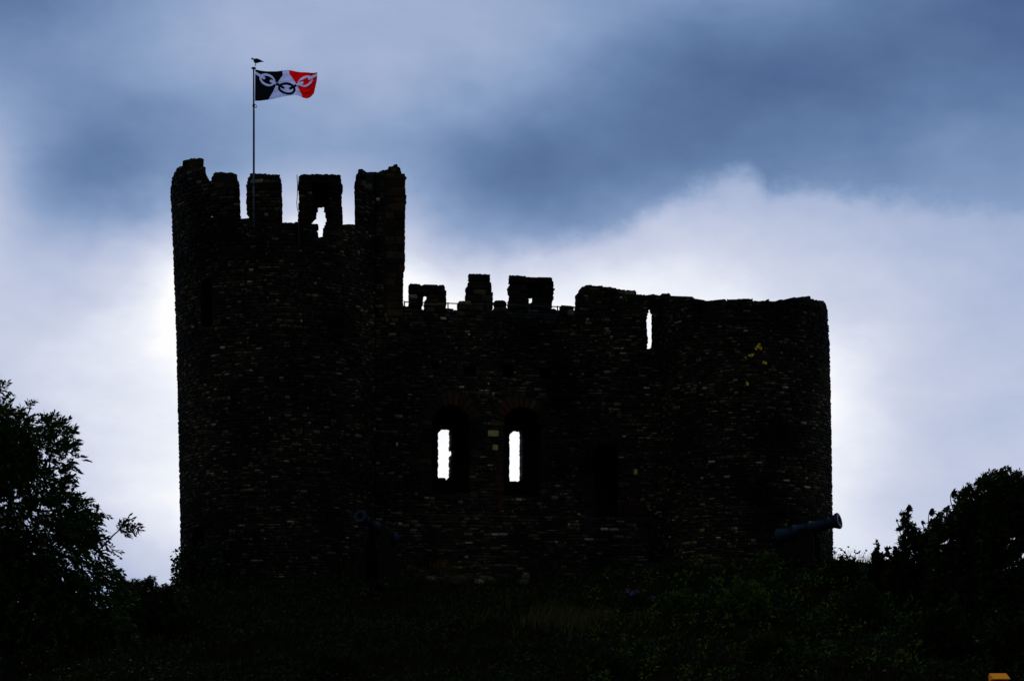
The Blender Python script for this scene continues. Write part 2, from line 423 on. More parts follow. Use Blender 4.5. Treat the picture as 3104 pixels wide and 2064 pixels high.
def voxel(surf, se, ze, offs, masks, jit=.016, seed=3):
    """masonry solid: layers of small cells along a surface, kept where a mask says there is stone"""
    ns, nz, nl = len(se) - 1, len(ze) - 1, len(offs) - 1
    sc, zc = (se[1:] + se[:-1]) / 2, (ze[1:] + ze[:-1]) / 2
    S, Z = np.meshgrid(sc, zc, indexing='ij')
    sol = np.zeros((nl + 2, ns + 2, nz + 2), bool)
    for l in range(nl):
        m = None
        for f in np.linspace(0, 1, 7):        # an opening is cut clean through its layer along the line of sight, a merlon keeps inside its outline
            P = surf.pos(S, Z, offs[l] * (1 - f) + offs[l + 1] * f)
            v = masks[l](*proj(P), S, Z)
            m = v if m is None else m & v
        sol[l + 1, 1:-1, 1:-1] = m
    r = np.random.default_rng(seed)
    SN, ZN = np.meshgrid(se, ze, indexing='ij')
    js = r.uniform(-jit, jit, SN.shape); jz = r.uniform(-jit, jit, SN.shape)
    nodes = np.concatenate([surf.pos(SN + js / surf.scale(float(ze.mean())), ZN + jz, o).reshape(-1, 3) for o in offs])
    def nid(l, i, j): return l * (ns + 1) * (nz + 1) + i * (nz + 1) + j
    core = sol[1:-1, 1:-1, 1:-1]
    out = []
    def emit(m, q):
        l, i, j = np.nonzero(m)
        out.append(np.stack([nid(l + a, i + b, j + c) for a, b, c in q], -1))
    emit(core & ~sol[:-2, 1:-1, 1:-1], [(0, 0, 0), (0, 1, 0), (0, 1, 1), (0, 0, 1)])
    emit(core & ~sol[2:, 1:-1, 1:-1], [(1, 0, 0), (1, 0, 1), (1, 1, 1), (1, 1, 0)])
    emit(core & ~sol[1:-1, :-2, 1:-1], [(0, 0, 0), (0, 0, 1), (1, 0, 1), (1, 0, 0)])
    emit(core & ~sol[1:-1, 2:, 1:-1], [(0, 1, 0), (1, 1, 0), (1, 1, 1), (0, 1, 1)])
    emit(core & ~sol[1:-1, 1:-1, :-2], [(0, 0, 0), (1, 0, 0), (1, 1, 0), (0, 1, 0)])
    emit(core & ~sol[1:-1, 1:-1, 2:], [(0, 0, 1), (0, 1, 1), (1, 1, 1), (1, 0, 1)])
    F = np.concatenate(out)
    u, inv = np.unique(F, return_inverse=True)
    return nodes[u], inv.reshape(F.shape)

# outlines read off the photograph, in its own pixels -------------------------------------------
LOOP = [(961, 627.7), (984.5, 627), (983, 639), (987, 657), (990.7, 669.6), (983.6, 684), (980, 693), (979.6, 722), (963.6, 722), (963, 709), (959.5, 700), (965, 696), (965, 686), (962, 681), (953, 681), (950.5, 668), (957, 659), (961, 646)]
MERL = [
 [(516, 690), (519.6, 576.6), (521, 548.6), (528, 526), (539, 508), (552, 501), (557.5, 485.4), (573, 483), (576.5, 483.7), (583, 480), (591, 478), (598, 481), (611, 496.7), (606, 503), (618.6, 512), (619, 518), (623.5, 526), (629, 540), (637, 552), (638, 690)],
 [(638, 690), (637.5, 552), (644, 547), (641, 541.6), (652, 523), (682, 525), (716, 528), (721, 552), (726, 562.6), (724.5, 582), (726.6, 624), (728, 650), (731, 664), (731, 690)],
 [(752, 690), (752.6, 657), (747.6, 610), (750, 590), (748, 562.6), (758, 529), (800, 530), (846, 532), (851, 553), (853, 598), (854.7, 690)],
 [(905.6, 690), (905, 620), (905.6, 531.6), (960, 531), (1030, 532), (1037, 563), (1036, 600), (1038, 690)],
 [(1077, 690), (1075, 620), (1074, 563), (1081, 527), (1120, 525), (1152, 520), (1152, 690)]]
SILL = [(500, 660), (631, 660), (731, 664), (752, 665), (845, 679), (856, 679), (904, 675), (1037, 685), (1077, 684), (1200, 684)]
TURRET = [(1136, 1800), (1136, 522), (1156, 519.5), (1175, 517), (1180, 508), (1201, 499.6), (1219.7, 523.7), (1218, 527), (1230, 539), (1228, 560), (1230, 600), (1228, 667), (1227, 700), (1225, 804), (1222, 860), (1221, 930), (1221, 1800)]
SLIT1 = [(1330.8, 1302), (1361.5, 1302.7), (1362, 1351.5), (1365, 1379), (1361, 1399.6), (1360.8, 1452), (1330, 1450.7), (1329.7, 1414), (1325, 1407), (1325.7, 1383), (1329, 1359)]
SLIT2 = [(1543.5, 1310), (1576, 1310.8), (1575, 1380), (1577, 1400), (1576, 1458.8), (1542.8, 1458.8), (1543, 1420), (1542, 1390), (1544, 1350)]
SLIT3 = [(1965, 933), (1978.6, 958.8), (1975.4, 959.7), (1976, 1058.5), (1958.7, 1058.5), (1961.6, 1033.6), (1960, 998), (1957, 972), (1962, 951.5)]
FRONT = [(1100, 945), (1225, 948), (1284, 950), (1285, 930), (1288, 907), (1330, 907), (1334, 925), (1352, 930), (1356, 950), (1386, 957), (1388, 911), (1424, 911), (1432, 930), (1465, 938), (1495, 945), (1497, 915), (1512, 910), (1530, 912), (1536, 930), (1542, 950), (1600, 955), (1690, 958), (1696, 936), (1700, 926), (1735, 926), (1742, 938), (1744.5, 950), (1745.5, 894), (1755, 887), (1756, 874), (1766, 871.5), (1780, 866.4), (1800, 868), (1818, 869), (1841, 870), (1858, 875), (1892, 880), (1926, 883.5), (1928, 894), (1967, 897), (1982, 893.7), (1997, 898.7), (2011, 893), (2026, 889), (2032, 896), (2067, 898), (2200, 904)]
RTOP = [(1900, 897), (1967, 897), (1982, 893.7), (1997, 898.7), (2011, 893), (2026, 889), (2032, 896), (2067, 898), (2074, 894), (2090, 901.6), (2102, 903), (2105, 909), (2140, 912.7), (2170, 909), (2187, 907.5), (2199, 911), (2217, 907), (2252, 905), (2275, 906), (2287, 910), (2328, 909.5), (2346, 914.8), (2358, 912.7), (2387, 910), (2395, 900), (2407, 898.7), (2416, 904.5), (2428, 900), (2436, 903), (2454, 898.7), (2462, 904.5), (2470, 912), (2497, 915.7), (2560, 917)]
RMER = [
 [(1237, 970), (1237.7, 929), (1239, 906), (1240, 896), (1238, 884), (1240, 876), (1236, 875), (1240, 861.8), (1271.5, 861.8), (1275, 864), (1296, 865.5), (1346.5, 867), (1349, 880), (1354.5, 884), (1352, 887), (1354.5, 895), (1353, 903.6), (1353, 934), (1354, 970)],
 [(1408, 970), (1409, 911), (1412, 901), (1408, 894), (1413, 885), (1408.6, 880), (1416.6, 871.7), (1419, 859), (1423, 856), (1418, 853), (1421, 831), (1484, 833.5), (1486.7, 853), (1484, 857), (1490, 860.6), (1490, 871.7), (1491.6, 886), (1493, 911), (1494, 970)],
 [(1539, 970), (1539, 934.5), (1538, 920.5), (1542, 909), (1543, 896), (1537.5, 885), (1538, 877), (1546, 867), (1546, 862.6), (1541, 861), (1545, 836), (1595.4, 838), (1596.7, 840), (1640, 841), (1673.7, 842), (1674, 849), (1678, 860.7), (1680, 878.5), (1677, 883.6), (1677, 902.7), (1672, 925.6), (1673.7, 936), (1674, 970)]]
RHOLE = [[(1282.6, 900), (1293.6, 900.5), (1293, 907), (1292, 942), (1279, 942), (1280, 930), (1282.6, 918)], None,
         [(1600, 903.7), (1613.5, 904), (1611, 909.7), (1611.7, 919), (1602.4, 920.5), (1601.8, 909), (1599, 906.5)]]
RSILL = [(1200, 929), (1237, 929), (1353, 934), (1382, 940), (1410, 944), (1490, 940), (1540, 938), (1673, 937), (1692, 940), (1760, 946)]

def arch(x0, x1, spring, rise, bottom):
    cx, r = (x0 + x1) / 2, (x1 - x0) / 2
    return lambda px, py: (np.abs(px - cx) < r) & (py < bottom) & ((py > spring) | (((px - cx) / r) ** 2 + ((py - spring) / rise) ** 2 < 1))
A1 = arch(1310, 1421, 1288, 60, 1497); A1b = arch(1306, 1426, 1280, 60, 1500)
A2 = arch(1527, 1636, 1291, 56, 1505); A2b = arch(1523, 1640, 1283, 58, 1508)
DOOR = arch(1800, 1872, 1385, 42, 1640)
LW1 = arch(609, 644, 880, 36, 991); LW2 = arch(587, 620, 1625, 28, 1690)
def rect(x0, y0, x1, y1): return lambda px, py: (px > x0) & (px < x1) & (py > y0) & (py < y1)
HOLES = [rect(1405, 1107, 1442, 1140), rect(1523, 1108, 1556, 1142), rect(1636, 1114, 1667, 1148), rect(1306, 1100, 1328, 1122)]
NICHE = rect(946, 556, 994, 722)
WALK = 18.15

keep = empty('castle_keep', (0, 101, 10), 'ruined medieval stone keep with round towers and battlements crowning the hill', 'castle')

# -- round tower on the left, drum body
def ld_body(px, py, S, Z): return (py > interp(px, SILL)) & (Z < 22)
def minus(f, *hs):
    def g(px, py, S, Z):
        m = f(px, py, S, Z)
        for h in hs: m = m & ~h(px, py)
        return m
    return g
loop = lambda px, py: inpoly(px, py, LOOP)
se_l = np.linspace(math.radians(-100), math.radians(88), 156)
ze_l = np.arange(9.0, 23.2, .068)
off_l = [0, .35, .75, 1.1]
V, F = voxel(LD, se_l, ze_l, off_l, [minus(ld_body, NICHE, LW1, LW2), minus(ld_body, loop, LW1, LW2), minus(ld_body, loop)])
t_left = mesh('round_tower', V, F, M_MOR, keep); t_left['label'] = 'tall round tower carrying the flag'
yes = lambda px, py, S, Z: np.ones(px.shape, bool)
V, F = voxel(LD, np.linspace(math.radians(88), math.radians(260), 40), np.linspace(9, 19.9, 20), [0, 1.1], [yes], jit=.03)
mesh('tower_back_wall', V, F, M_FACE, keep)
def disc(d, z, r):
    cx, R = d.cr(z)
    n = 40
    V = [(float(cx) + r * math.cos(2 * PI * k / n), d.Yc + r * math.sin(2 * PI * k / n), z + dz) for dz in (0, -.25) for k in range(n)]
    F = [tuple(range(n)), tuple(range(2 * n - 1, n - 1, -1))] + [(k, n + k, n + (k + 1) % n, (k + 1) % n) for k in range(n)]
    return V, F
mesh('roof_deck', *disc(LD, 19.45, 2.45), M_FACE, keep)
# -- its merlons
def merlon_mask(poly):
    return lambda px, py, S, Z: inpoly(px, py, poly) & (py <= interp(px, SILL))
merlons = []
for k, poly in enumerate(MERL):
    mm = merlon_mask(poly)
    fr = minus(mm, NICHE) if k == 3 else mm
    bk = minus(mm, loop) if k == 3 else mm
    lo = min(p[0] for p in poly); hi = max(p[0] for p in poly)
    V, F = voxel(LD, se_l, ze_l, off_l, [fr, bk, bk])
    o = mesh('merlon', V, F, M_MOR, keep)
    merlons.append(o)
merlons[0]['label'] = 'broken merlon worn to a rounded stump'
merlons[3]['label'] = 'merlon pierced by a ragged arrow loop'
# -- square stair turret at the tower's right hand
class Proud(Wall):
    def __init__(self, d): self.d = d
    def pos(self, s, z, off): return Wall.pos(self, s, z, off - self.d)
PW = Proud(.14)
V, F = voxel(PW, np.arange(-.25, 1.1, .06), np.arange(9.0, 23.6, .066), [0, .5, 1.9], [lambda px, py, S, Z: inpoly(px, py, TURRET)] * 2)
turret = mesh('stair_turret', V, F, M_MOR, keep)
# -- curtain wall
def front_body(px, py, S, Z): return py > interp(px, FRONT)
def walk_body(px, py, S, Z): return (py > interp(px, FRONT)) & ((Z < WALK) | (px > 1747))
slit1 = lambda px, py: inpoly(px, py, SLIT1)
slit2 = lambda px, py: inpoly(px, py, SLIT2)
slit3 = lambda px, py: inpoly(px, py, SLIT3)
se_w = np.arange(-.3, 9.95, .066); ze_w = np.arange(9.0, 19.9, .066)
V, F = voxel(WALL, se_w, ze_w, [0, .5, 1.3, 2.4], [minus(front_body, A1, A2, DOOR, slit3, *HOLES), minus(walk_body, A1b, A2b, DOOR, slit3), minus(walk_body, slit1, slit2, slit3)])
curtain = mesh('curtain_wall', V, F, M_MOR, keep); curtain['label'] = 'flat wall between the towers with two tall arched windows'
# -- rear parapet along the wall walk and its merlons
se_r = np.arange(.0, 7.3, .05); ze_r = np.arange(17.9, 20.4, .05); off_r = [1.75, 2.05, 2.4]
rs = lambda px, py, S, Z: (py > interp(px, RSILL)) & (px > 1215) & (px < 1765)
V, F = voxel(WALL, se_r, ze_r, off_r, [minus(rs, lambda px, py: (px > 1279) & (px < 1293) & (py < 942))] * 2)
mesh('rear_parapet', V, F, M_MOR, keep)
rmerl = []
for poly, hole in zip(RMER, RHOLE):
    mm = (lambda poly: lambda px, py, S, Z: inpoly(px, py, poly) & (py <= interp(px, RSILL)))(poly)
    hf = (lambda hole: lambda px, py: inpoly(px, py, hole))(hole) if hole else None
    niche = rect(1598, 858, 1641, 904) if poly is RMER[2] else rect(1276, 899, 1296, 960) if poly is RMER[0] else None
    fr = mm
    if niche: fr = minus(fr, niche)
    if hf: fr = minus(fr, hf)
    bk = minus(mm, hf) if hf else mm
    V, F = voxel(WALL, se_r, ze_r, off_r, [fr, bk])
    rmerl.append(mesh('merlon', V, F, M_MOR, keep))
# -- round tower on the right
def rd_body(px, py, S, Z): return py > interp(px, RTOP)
V, F = voxel(RD, np.linspace(math.radians(-88), math.radians(100), 140), np.arange(9.0, 19.9, .068), [0, 1.1], [rd_body] * 1)
t_right = mesh('round_tower', V, F, M_MOR, keep); t_right['label'] = 'lower broken round tower at the right-hand end'
V, F = voxel(RD, np.linspace(math.radians(100), math.radians(272), 36), np.linspace(9, 17.2, 16), [0, 1.1], [yes], jit=.03)
mesh('tower_back_wall', V, F, M_FACE, keep)
mesh('roof_deck', *disc(RD, 16.6, 1.95), M_FACE, keep)

# ---------------------------------------------------------------- facing stones
ASHLAR = []      # photo areas whose stones are set one by one below
def in_ashlar(px, py):
    m = np.zeros(np.shape(px), bool)
    for f in ASHLAR: m |= f(px, py)
    return m
n_stone = 0
def set_stone(surf, x0, x1, y0, y1, parent, mat=None, proud=.03, depth=.18, off=0.0, bev=.018, jit=.006, name='stone', taper=(0, 0)):
    """one block, given by its photo pixels on a surface of the keep"""
    global n_stone
    if isinstance(surf, Drum):
        s0, s1 = surf.s_of(x0, (y0 + y1) / 2), surf.s_of(x1, (y0 + y1) / 2)
    else:
        s0, s1 = surf.s_of(x0), surf.s_of(x1)
    sm = (s0 + s1) / 2
    Y = float(surf.pos(np.float64(sm), np.float64(15.), off)[1])
    if isinstance(surf, Drum): Y = float(surf.pos(np.float64(sm), np.float64(zy((y0 + y1) / 2, Y)), off)[1])
    z0, z1 = zy(y1, Y), zy(y0, Y)
    zc = (z0 + z1) / 2
    p0 = surf.pos(np.float64(s0), np.float64(zc), off); p1 = surf.pos(np.float64(s1), np.float64(zc), off)
    w = float(np.linalg.norm(p1 - p0)) / 2
    tx, nn = surf.frame(sm, zc)
    tx = Vector((p1 - p0).tolist()).normalized(); nn = Vector((tx.y, -tx.x, 0))
    c = Vector(((p0 + p1) / 2).tolist()) + nn * ((proud - depth) / 2)
    V, F = box(c, max(w - .007, .02), (proud + depth) / 2, max((z1 - z0) / 2 - .007, .015), tx, -nn, Vector((0, 0, 1)), jit=jit, bev=bev)
    if taper[0] or taper[1]:      # a weathered coping: its ends and face slope in towards the top
        for v in V:
            if v.z > c.z:
                a = (v - c).dot(tx)
                v += tx * (taper[0] if a < 0 else -taper[1])
                if (v - c).dot(nn) > 0: v -= nn * .05
    n_stone += 1
    return mesh(name, V, F, mat or M_ASH, parent)
def pick(*ms): return random.choice(ms)
def courses(surf, x0, x1, y0, y1, h, wmin, wmax, parent, mats, inside=None, **kw):
    """rows of blocks filling a photo rectangle; 'inside' gives the row's own left and right ends"""
    y = y0
    while y < y1 - h * .5:
        hh = min(h * random.uniform(.8, 1.25), y1 - y)
        if y1 - (y + hh) < h * .5: hh = y1 - y
        a, b = inside(y + hh / 2) if inside else (x0, x1)
        x = a
        while x < b - 2:
            w = random.uniform(wmin, wmax)
            if b - (x + w) < wmin * .7: w = b - x
            set_stone(surf, x, x + w, y, y + hh, parent, pick(*mats), proud=random.uniform(.015, .045), **kw)
            x += w
        y += hh
def span(poly, shrink=1.0):
    def f(y):
        xs = np.linspace(min(p[0] for p in poly), max(p[0] for p in poly), 400)
        m = inpoly(xs, np.full(400, y), poly)
        if not m.any(): return (0, 0)
        return xs[m].min() + shrink, xs[m].max() - shrink
    return f
# battlements of the tall tower: coping blocks and the course under each
for k, (cx0, cx1, top) in enumerate([(0, 0, 0), (653, 715, 527), (757, 847, 532), (907, 1031, 533), (1098, 1146, 526)]):
    if k == 0:
        for (a, b, y0, y1) in [(556, 577, 487, 512), (578, 607, 481, 510), (541, 612, 513, 530)]: set_stone(LD, a, b, y0, y1, merlons[0], M_ASH, proud=.03, name='coping_stone', bev=.03)
        continue
    n = max(1, round((cx1 - cx0) / 42))
    e = [cx0 + (cx1 - cx0) * i / n + (random.uniform(-5, 5) if 0 < i < n else 0) for i in range(n + 1)]
    for i in range(n): set_stone(LD, e[i], e[i + 1], top, top + 24, merlons[k], pick(M_ASH, M_RUB), proud=.03, name='coping_stone', bev=.02, taper=(.09 if i == 0 else 0.001, .07 if i == n - 1 else 0.001))
    n += 1
    e = [cx0 - 3 + (cx1 - cx0 + 6) * i / n + (random.uniform(-6, 6) if 0 < i < n else 0) for i in range(n + 1)]
    for i in range(n):
        if k == 3 and 938 < (e[i] + e[i + 1]) / 2 < 1000: continue
        set_stone(LD, e[i], e[i + 1], top + 25, top + 45, merlons[k], pick(M_ASH, M_RUB, M_ASH), proud=.025)
    ASHLAR.append(rect(cx0 - 6, top - 6, cx1 + 6, top + 45))
set_stone(LD, 997, 1034, 556, 577, merlons[3], M_RUB, proud=.05)
for (a, b, y0, y1, m) in [(908, 932, 638, 645, M_RED), (999, 1034, 626, 652, M_ASH), (1001, 1030, 654, 668, M_ASH), (1000, 1020, 668, 682, M_ASH), (996, 1034, 683, 697, M_ASH), (907, 925, 612, 636, M_ASH), (907, 940, 650, 668, M_ASH), (998, 1036, 700, 716, M_RUB)]:
    set_stone(LD, a, b, y0, y1, merlons[3] if y1 < 684 else t_left, m); ASHLAR.append(rect(a, y0, b, y1))
# quoins of the stair turret
TE = span(TURRET, 1.0)
y = 545.0
alt = 0
while y < 945:
    h = random.uniform(17, 29)
    a, b = TE(y + h / 2)
    cut = random.uniform(1186, 1208) if random.random() < .55 else None
    lo = 1166 + random.uniform(-3, 6)
    if cut:
        set_stone(PW, lo, cut, y, y + h, turret, pick(M_ASH, M_ASH, M_RUB), proud=random.uniform(.01, .04)); set_stone(PW, cut, b, y, y + h, turret, pick(M_ASH, M_ASH, M_ASH, M_OCH) if random.random() < .15 else M_ASH, proud=random.uniform(.01, .05))
    else:
        set_stone(PW, lo, b, y, y + h, turret, pick(M_ASH, M_ASH, M_ASH, M_RUB), proud=random.uniform(.01, .05))
    y += h
ASHLAR.append(lambda px, py: (px > 1164) & (px < 1236) & (py < 945) & (py > 520))
for (a, b, y0, y1) in [(1183, 1201, 510, 524), (1201, 1213, 508, 524), (1168, 1196, 526, 543), (1197, 1227, 526, 544)]: set_stone(PW, a, b, y0, y1, turret, M_ASH, name='coping_stone')
# merlons on the rear parapet: big blocks in three to five courses
class Back(Wall):
    def pos(self, s, z, off): return Wall.pos(self, s, z, off + 1.75)
    def s_of(self, px):
        q = (px - CX) * K
        return (q * (self.Y0 + 1.75 * self.c) - (self.X0 - 1.75 * self.s_)) / (self.c - q * self.s_)
BW = Back()
for i, (poly, top, low) in enumerate(zip(RMER, (863, 833, 840), (930, 938, 936))):
    sp = span(poly, .5)
    first = True
    y = float(top)
    while y < low:
        h = random.uniform(15, 24) if i else random.uniform(10, 17)
        if first: h = (14, 21, 22)[i]
        h = min(h, low - y + 2)
        a, b = sp(y + h / 2)
        x = a
        while x < b - 3:
            w = random.uniform(20, 46)
            if first: w = random.uniform(30, 52)
            if b - (x + w) < 12: w = b - x
            mid = x + w / 2
            hole = (i == 2 and rect(1596, 857, 1640, 921)(mid, y + h / 2)) or (i == 0 and rect(1277, 897, 1297, 945)(mid, y + h / 2))
            if not hole:
                x1 = x + w
                if i == 2 and x < 1598 < x1 and 857 < y + h / 2 < 921: x1 = 1597
                if i == 0 and x < 1278 < x1 and 897 < y + h / 2 < 945: x1 = 1277
                if x1 - x > 5:
                    set_stone(BW, x, x1, y, y + h - .6, rmerl[i], pick(M_RUB, M_RUB, M_ASH), proud=random.uniform(.02, .06), name='coping_stone' if first else 'stone', bev=.03, jit=.012)
            x += w
        y += h; first = False
# blocks left standing on the front of the wall walk
for (a, b, y0, y1, m) in [(1290, 1329, 907, 917.5, M_RED), (1286, 1352, 918, 930, M_RUB), (1285, 1318, 931, 948, M_RUB), (1319, 1354, 931, 949, M_RUB),
                          (1389, 1429, 911.5, 925, M_TAN), (1388, 1420, 926, 942, M_RUB), (1421, 1464, 930, 945, M_RUB), (1385, 1412, 943, 958, M_RUB), (1413, 1440, 946, 959, M_RUB),
                          (1498, 1533, 911, 930, M_ASH), (1496, 1518, 931, 948, M_RUB), (1519, 1538, 931, 948, M_RUB), (1700, 1735, 926, 938, M_RED), (1697, 1718, 939, 956, M_RUB), (1719, 1741, 939, 956, M_RUB),
                          (1811, 1842, 926, 940, M_ASH), (1843, 1880, 925, 937, M_RUB), (1748, 1772, 905, 921, M_ASH)]:
    set_stone(WALL, a, b, y0, y1, curtain, m, proud=.05, depth=.3, name='parapet_stone' if y0 < 930 else 'stone', bev=.035, jit=.012)
    ASHLAR.append(rect(a - 1, y0 - 1, b + 1, y1 + 1))
# window arches: rings of voussoirs
def voussoirs(cx, cy, r0, r1, n, k0=1.0):
    for i in range(n):
        a0 = PI * i / n; a1 = PI * (i + 1) / n
        rr = r1 * random.uniform(.9, 1.06)
        g_ = .02
        pts = []
        for (a, r) in ((a0 + g_, r0), (a0 + g_, rr), (a1 - g_, rr), (a1 - g_, r0)):
            pts.append((cx - r * math.cos(a), cy - r * math.sin(a) * k0))
        Q = []
        pr = random.uniform(.015, .04)
        mx_, my_ = sum(p[0] for p in pts) / 4, sum(p[1] for p in pts) / 4
        for (inset, o) in ((0, .25), (0, -pr * .4), (.1, -pr)):
            for (x, y_) in pts:
                x2, y2 = x + (mx_ - x) * inset, y_ + (my_ - y_) * inset
                s = WALL.s_of(x2); Y = float(WALL.pos(np.float64(s), np.float64(0.), 0.)[1])
                Q.append(WALL.pos(np.float64(s), np.float64(zy(y2, Y)), o))
        F = [(8, 9, 10, 11)] + [(b * 4 + i2, b * 4 + (i2 + 1) % 4, b * 4 + 4 + (i2 + 1) % 4, b * 4 + 4 + i2) for b in (0, 1) for i2 in range(4)]
        mesh('voussoir', np.array(Q), F, pick(M_ASH, M_ASH, M_RED, M_RUB), curtain)
    ASHLAR.append(lambda px, py: ((px - cx) ** 2 + ((py - cy) / k0) ** 2 < (r1 * 1.02) ** 2) & (py < cy))
voussoirs(1365.5, 1288, 57, 94, 13, 1.06)
voussoirs(1581.5, 1291, 56, 92, 13, 1.02)
voussoirs(1836, 1385, 37, 60, 9, 1.1)
# jambs and the dressed pier between the windows
def jamb(x0, x1, y0, y1, side, mats):
    y = y0
    while y < y1:
        h = min(random.uniform(13, 24), y1 - y + 3)
        ext = random.uniform(0, 22)
        a, b = (x0 - ext, x1) if side < 0 else (x0, x1 + ext)
        set_stone(WALL, a, b, y, y + h, curtain, pick(*mats), proud=random.uniform(.01, .035))
        ASHLAR.append(rect(a, y, b, y + h))
        y += h
jamb(1284, 1309, 1290, 1500, -1, (M_ASH, M_RUB, M_ASH))
jamb(1638, 1656, 1296, 1520, 1, (M_ASH, M_RUB, M_ASH))
for (a, b, y0, y1, m) in [(1423, 1474, 1292, 1310, M_ASH), (1423, 1456, 1311, 1324, M_ASH), (1457, 1476, 1311, 1324, M_RUB), (1478, 1512, 1304, 1324, M_OCH), (1514, 1526, 1306, 1325, M_ASH),
                          (1423, 1461, 1325, 1345, M_ASH), (1462, 1490, 1326, 1346, M_RUB), (1492, 1526, 1326, 1345, M_ASH), (1423, 1441, 1346, 1360, M_RUB), (1443, 1464, 1348, 1360, M_ASH), (1466, 1490, 1347, 1364, M_RUB), (1492, 1510, 1346.5, 1365.5, M_OCH), (1511, 1526, 1346, 1364, M_ASH),
                          (1423, 1464, 1362, 1381, M_ASH), (1466, 1496, 1366, 1383, M_ASH), (1497, 1526, 1367, 1382, M_RED), (1423, 1440, 1384, 1402, M_ASH), (1442, 1475, 1384, 1394, M_RED), (1476, 1505, 1384, 1393, M_ASH), (1506, 1526, 1385, 1402, M_RED),
                          (1442, 1500, 1396, 1405, M_RED), (1423, 1436, 1406, 1445, M_ASH), (1508, 1526, 1404, 1436, M_RED), (1477, 1496, 1407, 1413, M_OCH), (1500, 1526, 1438, 1470, M_RED), (1508, 1526, 1472, 1492, M_RED), (1498, 1526, 1494, 1513, M_RED), (1507, 1526, 1515, 1548, M_RED),
                          (1425, 1452, 1448, 1462, M_ASH), (1453, 1480, 1432, 1446, M_ASH), (1424, 1448, 1490, 1508, M_ASH)]:
    set_stone(WALL, a, b, y0, y1, curtain, m, proud=random.uniform(.01, .04)); ASHLAR.append(rect(a, y0, b, y1))
# doorway at the foot of the wall, with the patched masonry beside it
jamb(1780, 1799, 1385, 1600, -1, (M_ASH, M_RUB))
for (a, b, y0, y1, m) in [(1888, 1942, 1441, 1459, M_ASH), (1900, 1914, 1420, 1440, M_RED), (1921, 1933, 1419, 1440, M_OCH), (1875, 1896, 1460, 1478, M_ASH), (1847, 1860, 1449, 1462, M_OCH), (1905, 1938, 1512, 1535, M_RED), (1916, 1945, 1537, 1560, M_RED), (1886, 1914, 1537, 1560, M_ASH), (1896, 1930, 1562, 1572, M_RED), (1955, 1964, 1472, 1520, M_ASH), (1875, 1898, 1390, 1410, M_ASH), (1876, 1904, 1485, 1505, M_ASH)]:
    if b < 1875 and a > 1800: continue
    set_stone(WALL, a, b, y0, y1, curtain, m, proud=random.uniform(.01, .04)); ASHLAR.append(rect(a, y0, b, y1))
# dressed edges of the small windows in the tall tower
for (a, b, y0, y1, m) in [(645, 672, 968, 987, M_ASH), (597, 608, 905, 919, M_ASH), (596, 608, 944, 966, M_ASH), (645, 656, 878, 888, M_RED), (645, 666, 895, 912, M_ASH), (645, 655, 930, 948, M_ASH), (602, 652, 992, 1003, M_ASH), (598, 608, 882, 903, M_ASH), (646, 662, 913, 929, M_ASH),
                          (621, 634, 1608, 1622, M_ASH), (621, 628, 1626, 1650, M_ASH), (577, 586, 1612, 1634, M_RED), (621, 632, 1655, 1680, M_ASH)]:
    set_stone(LD, a, b, y0, y1, t_left, m, proud=random.uniform(.01, .04)); ASHLAR.append(rect(a, y0, b, y1))
print('dressed stones', n_stone)

# rubble facing: thousands of small thin stones laid in wavering courses
ST = []        # (8 corners) per stone and its size
def lay(surf, s0, s1, z0, z1, mask, hmin, hmax, wmin, wmax, off=0.0, ds=.02, prot=(.008, .05)):
    z = z0
    row = 0
    while z < z1:
        h = random.uniform(hmin, hmax) * random.choice((.8, 1, 1, 1.1, 1.4))
        sc = surf.scale(z)
        ss = np.arange(s0, s1, ds / sc)
        zz = np.full(ss.shape, z + h / 2)
        P = surf.pos(ss, zz, off)
        px, py = proj(P)
        m = mask(px, py, ss, zz) & ~in_ashlar(px, py)
        P2 = surf.pos(ss, zz + h * .4, off); m &= mask(*proj(P2), ss, zz)
        e = np.flatnonzero(np.diff(np.concatenate([[0], m.astype(int), [0]])))
        for a, b in zip(e[::2], e[1::2]):
            x, end = ss[a], ss[b - 1]
            while x < end - .03 / sc:
                w = (wmin + (wmax - wmin) * random.random() ** 1.6) * (1.6 if random.random() < .07 else 1) / sc
                if end - (x + w) < wmin * .6 / sc: w = end - x
                wob = .012 * math.sin((x * sc) * 2.1 + row * .7) + .008 * math.sin(x * sc * 5.3 + row)
                ST.append((surf, x + .006 / sc, x + w - .006 / sc, z + .005 + wob, z + h - .005 + wob, off, random.uniform(*prot)))
                x += w
        z += h; row += 1
tl = lambda px, py, S, Z: ld_body(px, py, S, Z) & ~NICHE(px, py) & ~LW1(px, py) & ~LW2(px, py) & ~loop(px, py)
lay(LD, math.radians(-98), math.radians(86), 9.3, 21.6, tl, .06, .105, .09, .27)
for k, poly in enumerate(MERL):
    mm = merlon_mask(poly)
    lay(LD, math.radians(-98), math.radians(86), 20.4, 23.2, (lambda mm: lambda px, py, S, Z: mm(px, py, S, Z) & ~NICHE(px, py))(mm), .065, .13, .12, .38)
lay(PW, -.2, 1.05, 9.3, 23.4, lambda px, py, S, Z: inpoly(px, py, TURRET) & ((px < 1168) | (py > 945)), .065, .115, .1, .3)
tw = lambda px, py, S, Z: front_body(px, py, S, Z) & ~A1(px, py) & ~A2(px, py) & ~DOOR(px, py) & ~slit3(px, py) & ~HOLES[0](px, py) & ~HOLES[1](px, py) & ~HOLES[2](px, py) & ~HOLES[3](px, py)
lay(WALL, -.1, 9.7, 9.3, 19.8, tw, .058, .10, .09, .28)
lay(WALL, .3, 7.2, 17.9, 19.0, lambda px, py, S, Z: rs(px, py, S, Z), .07, .12, .12, .34, off=1.75)
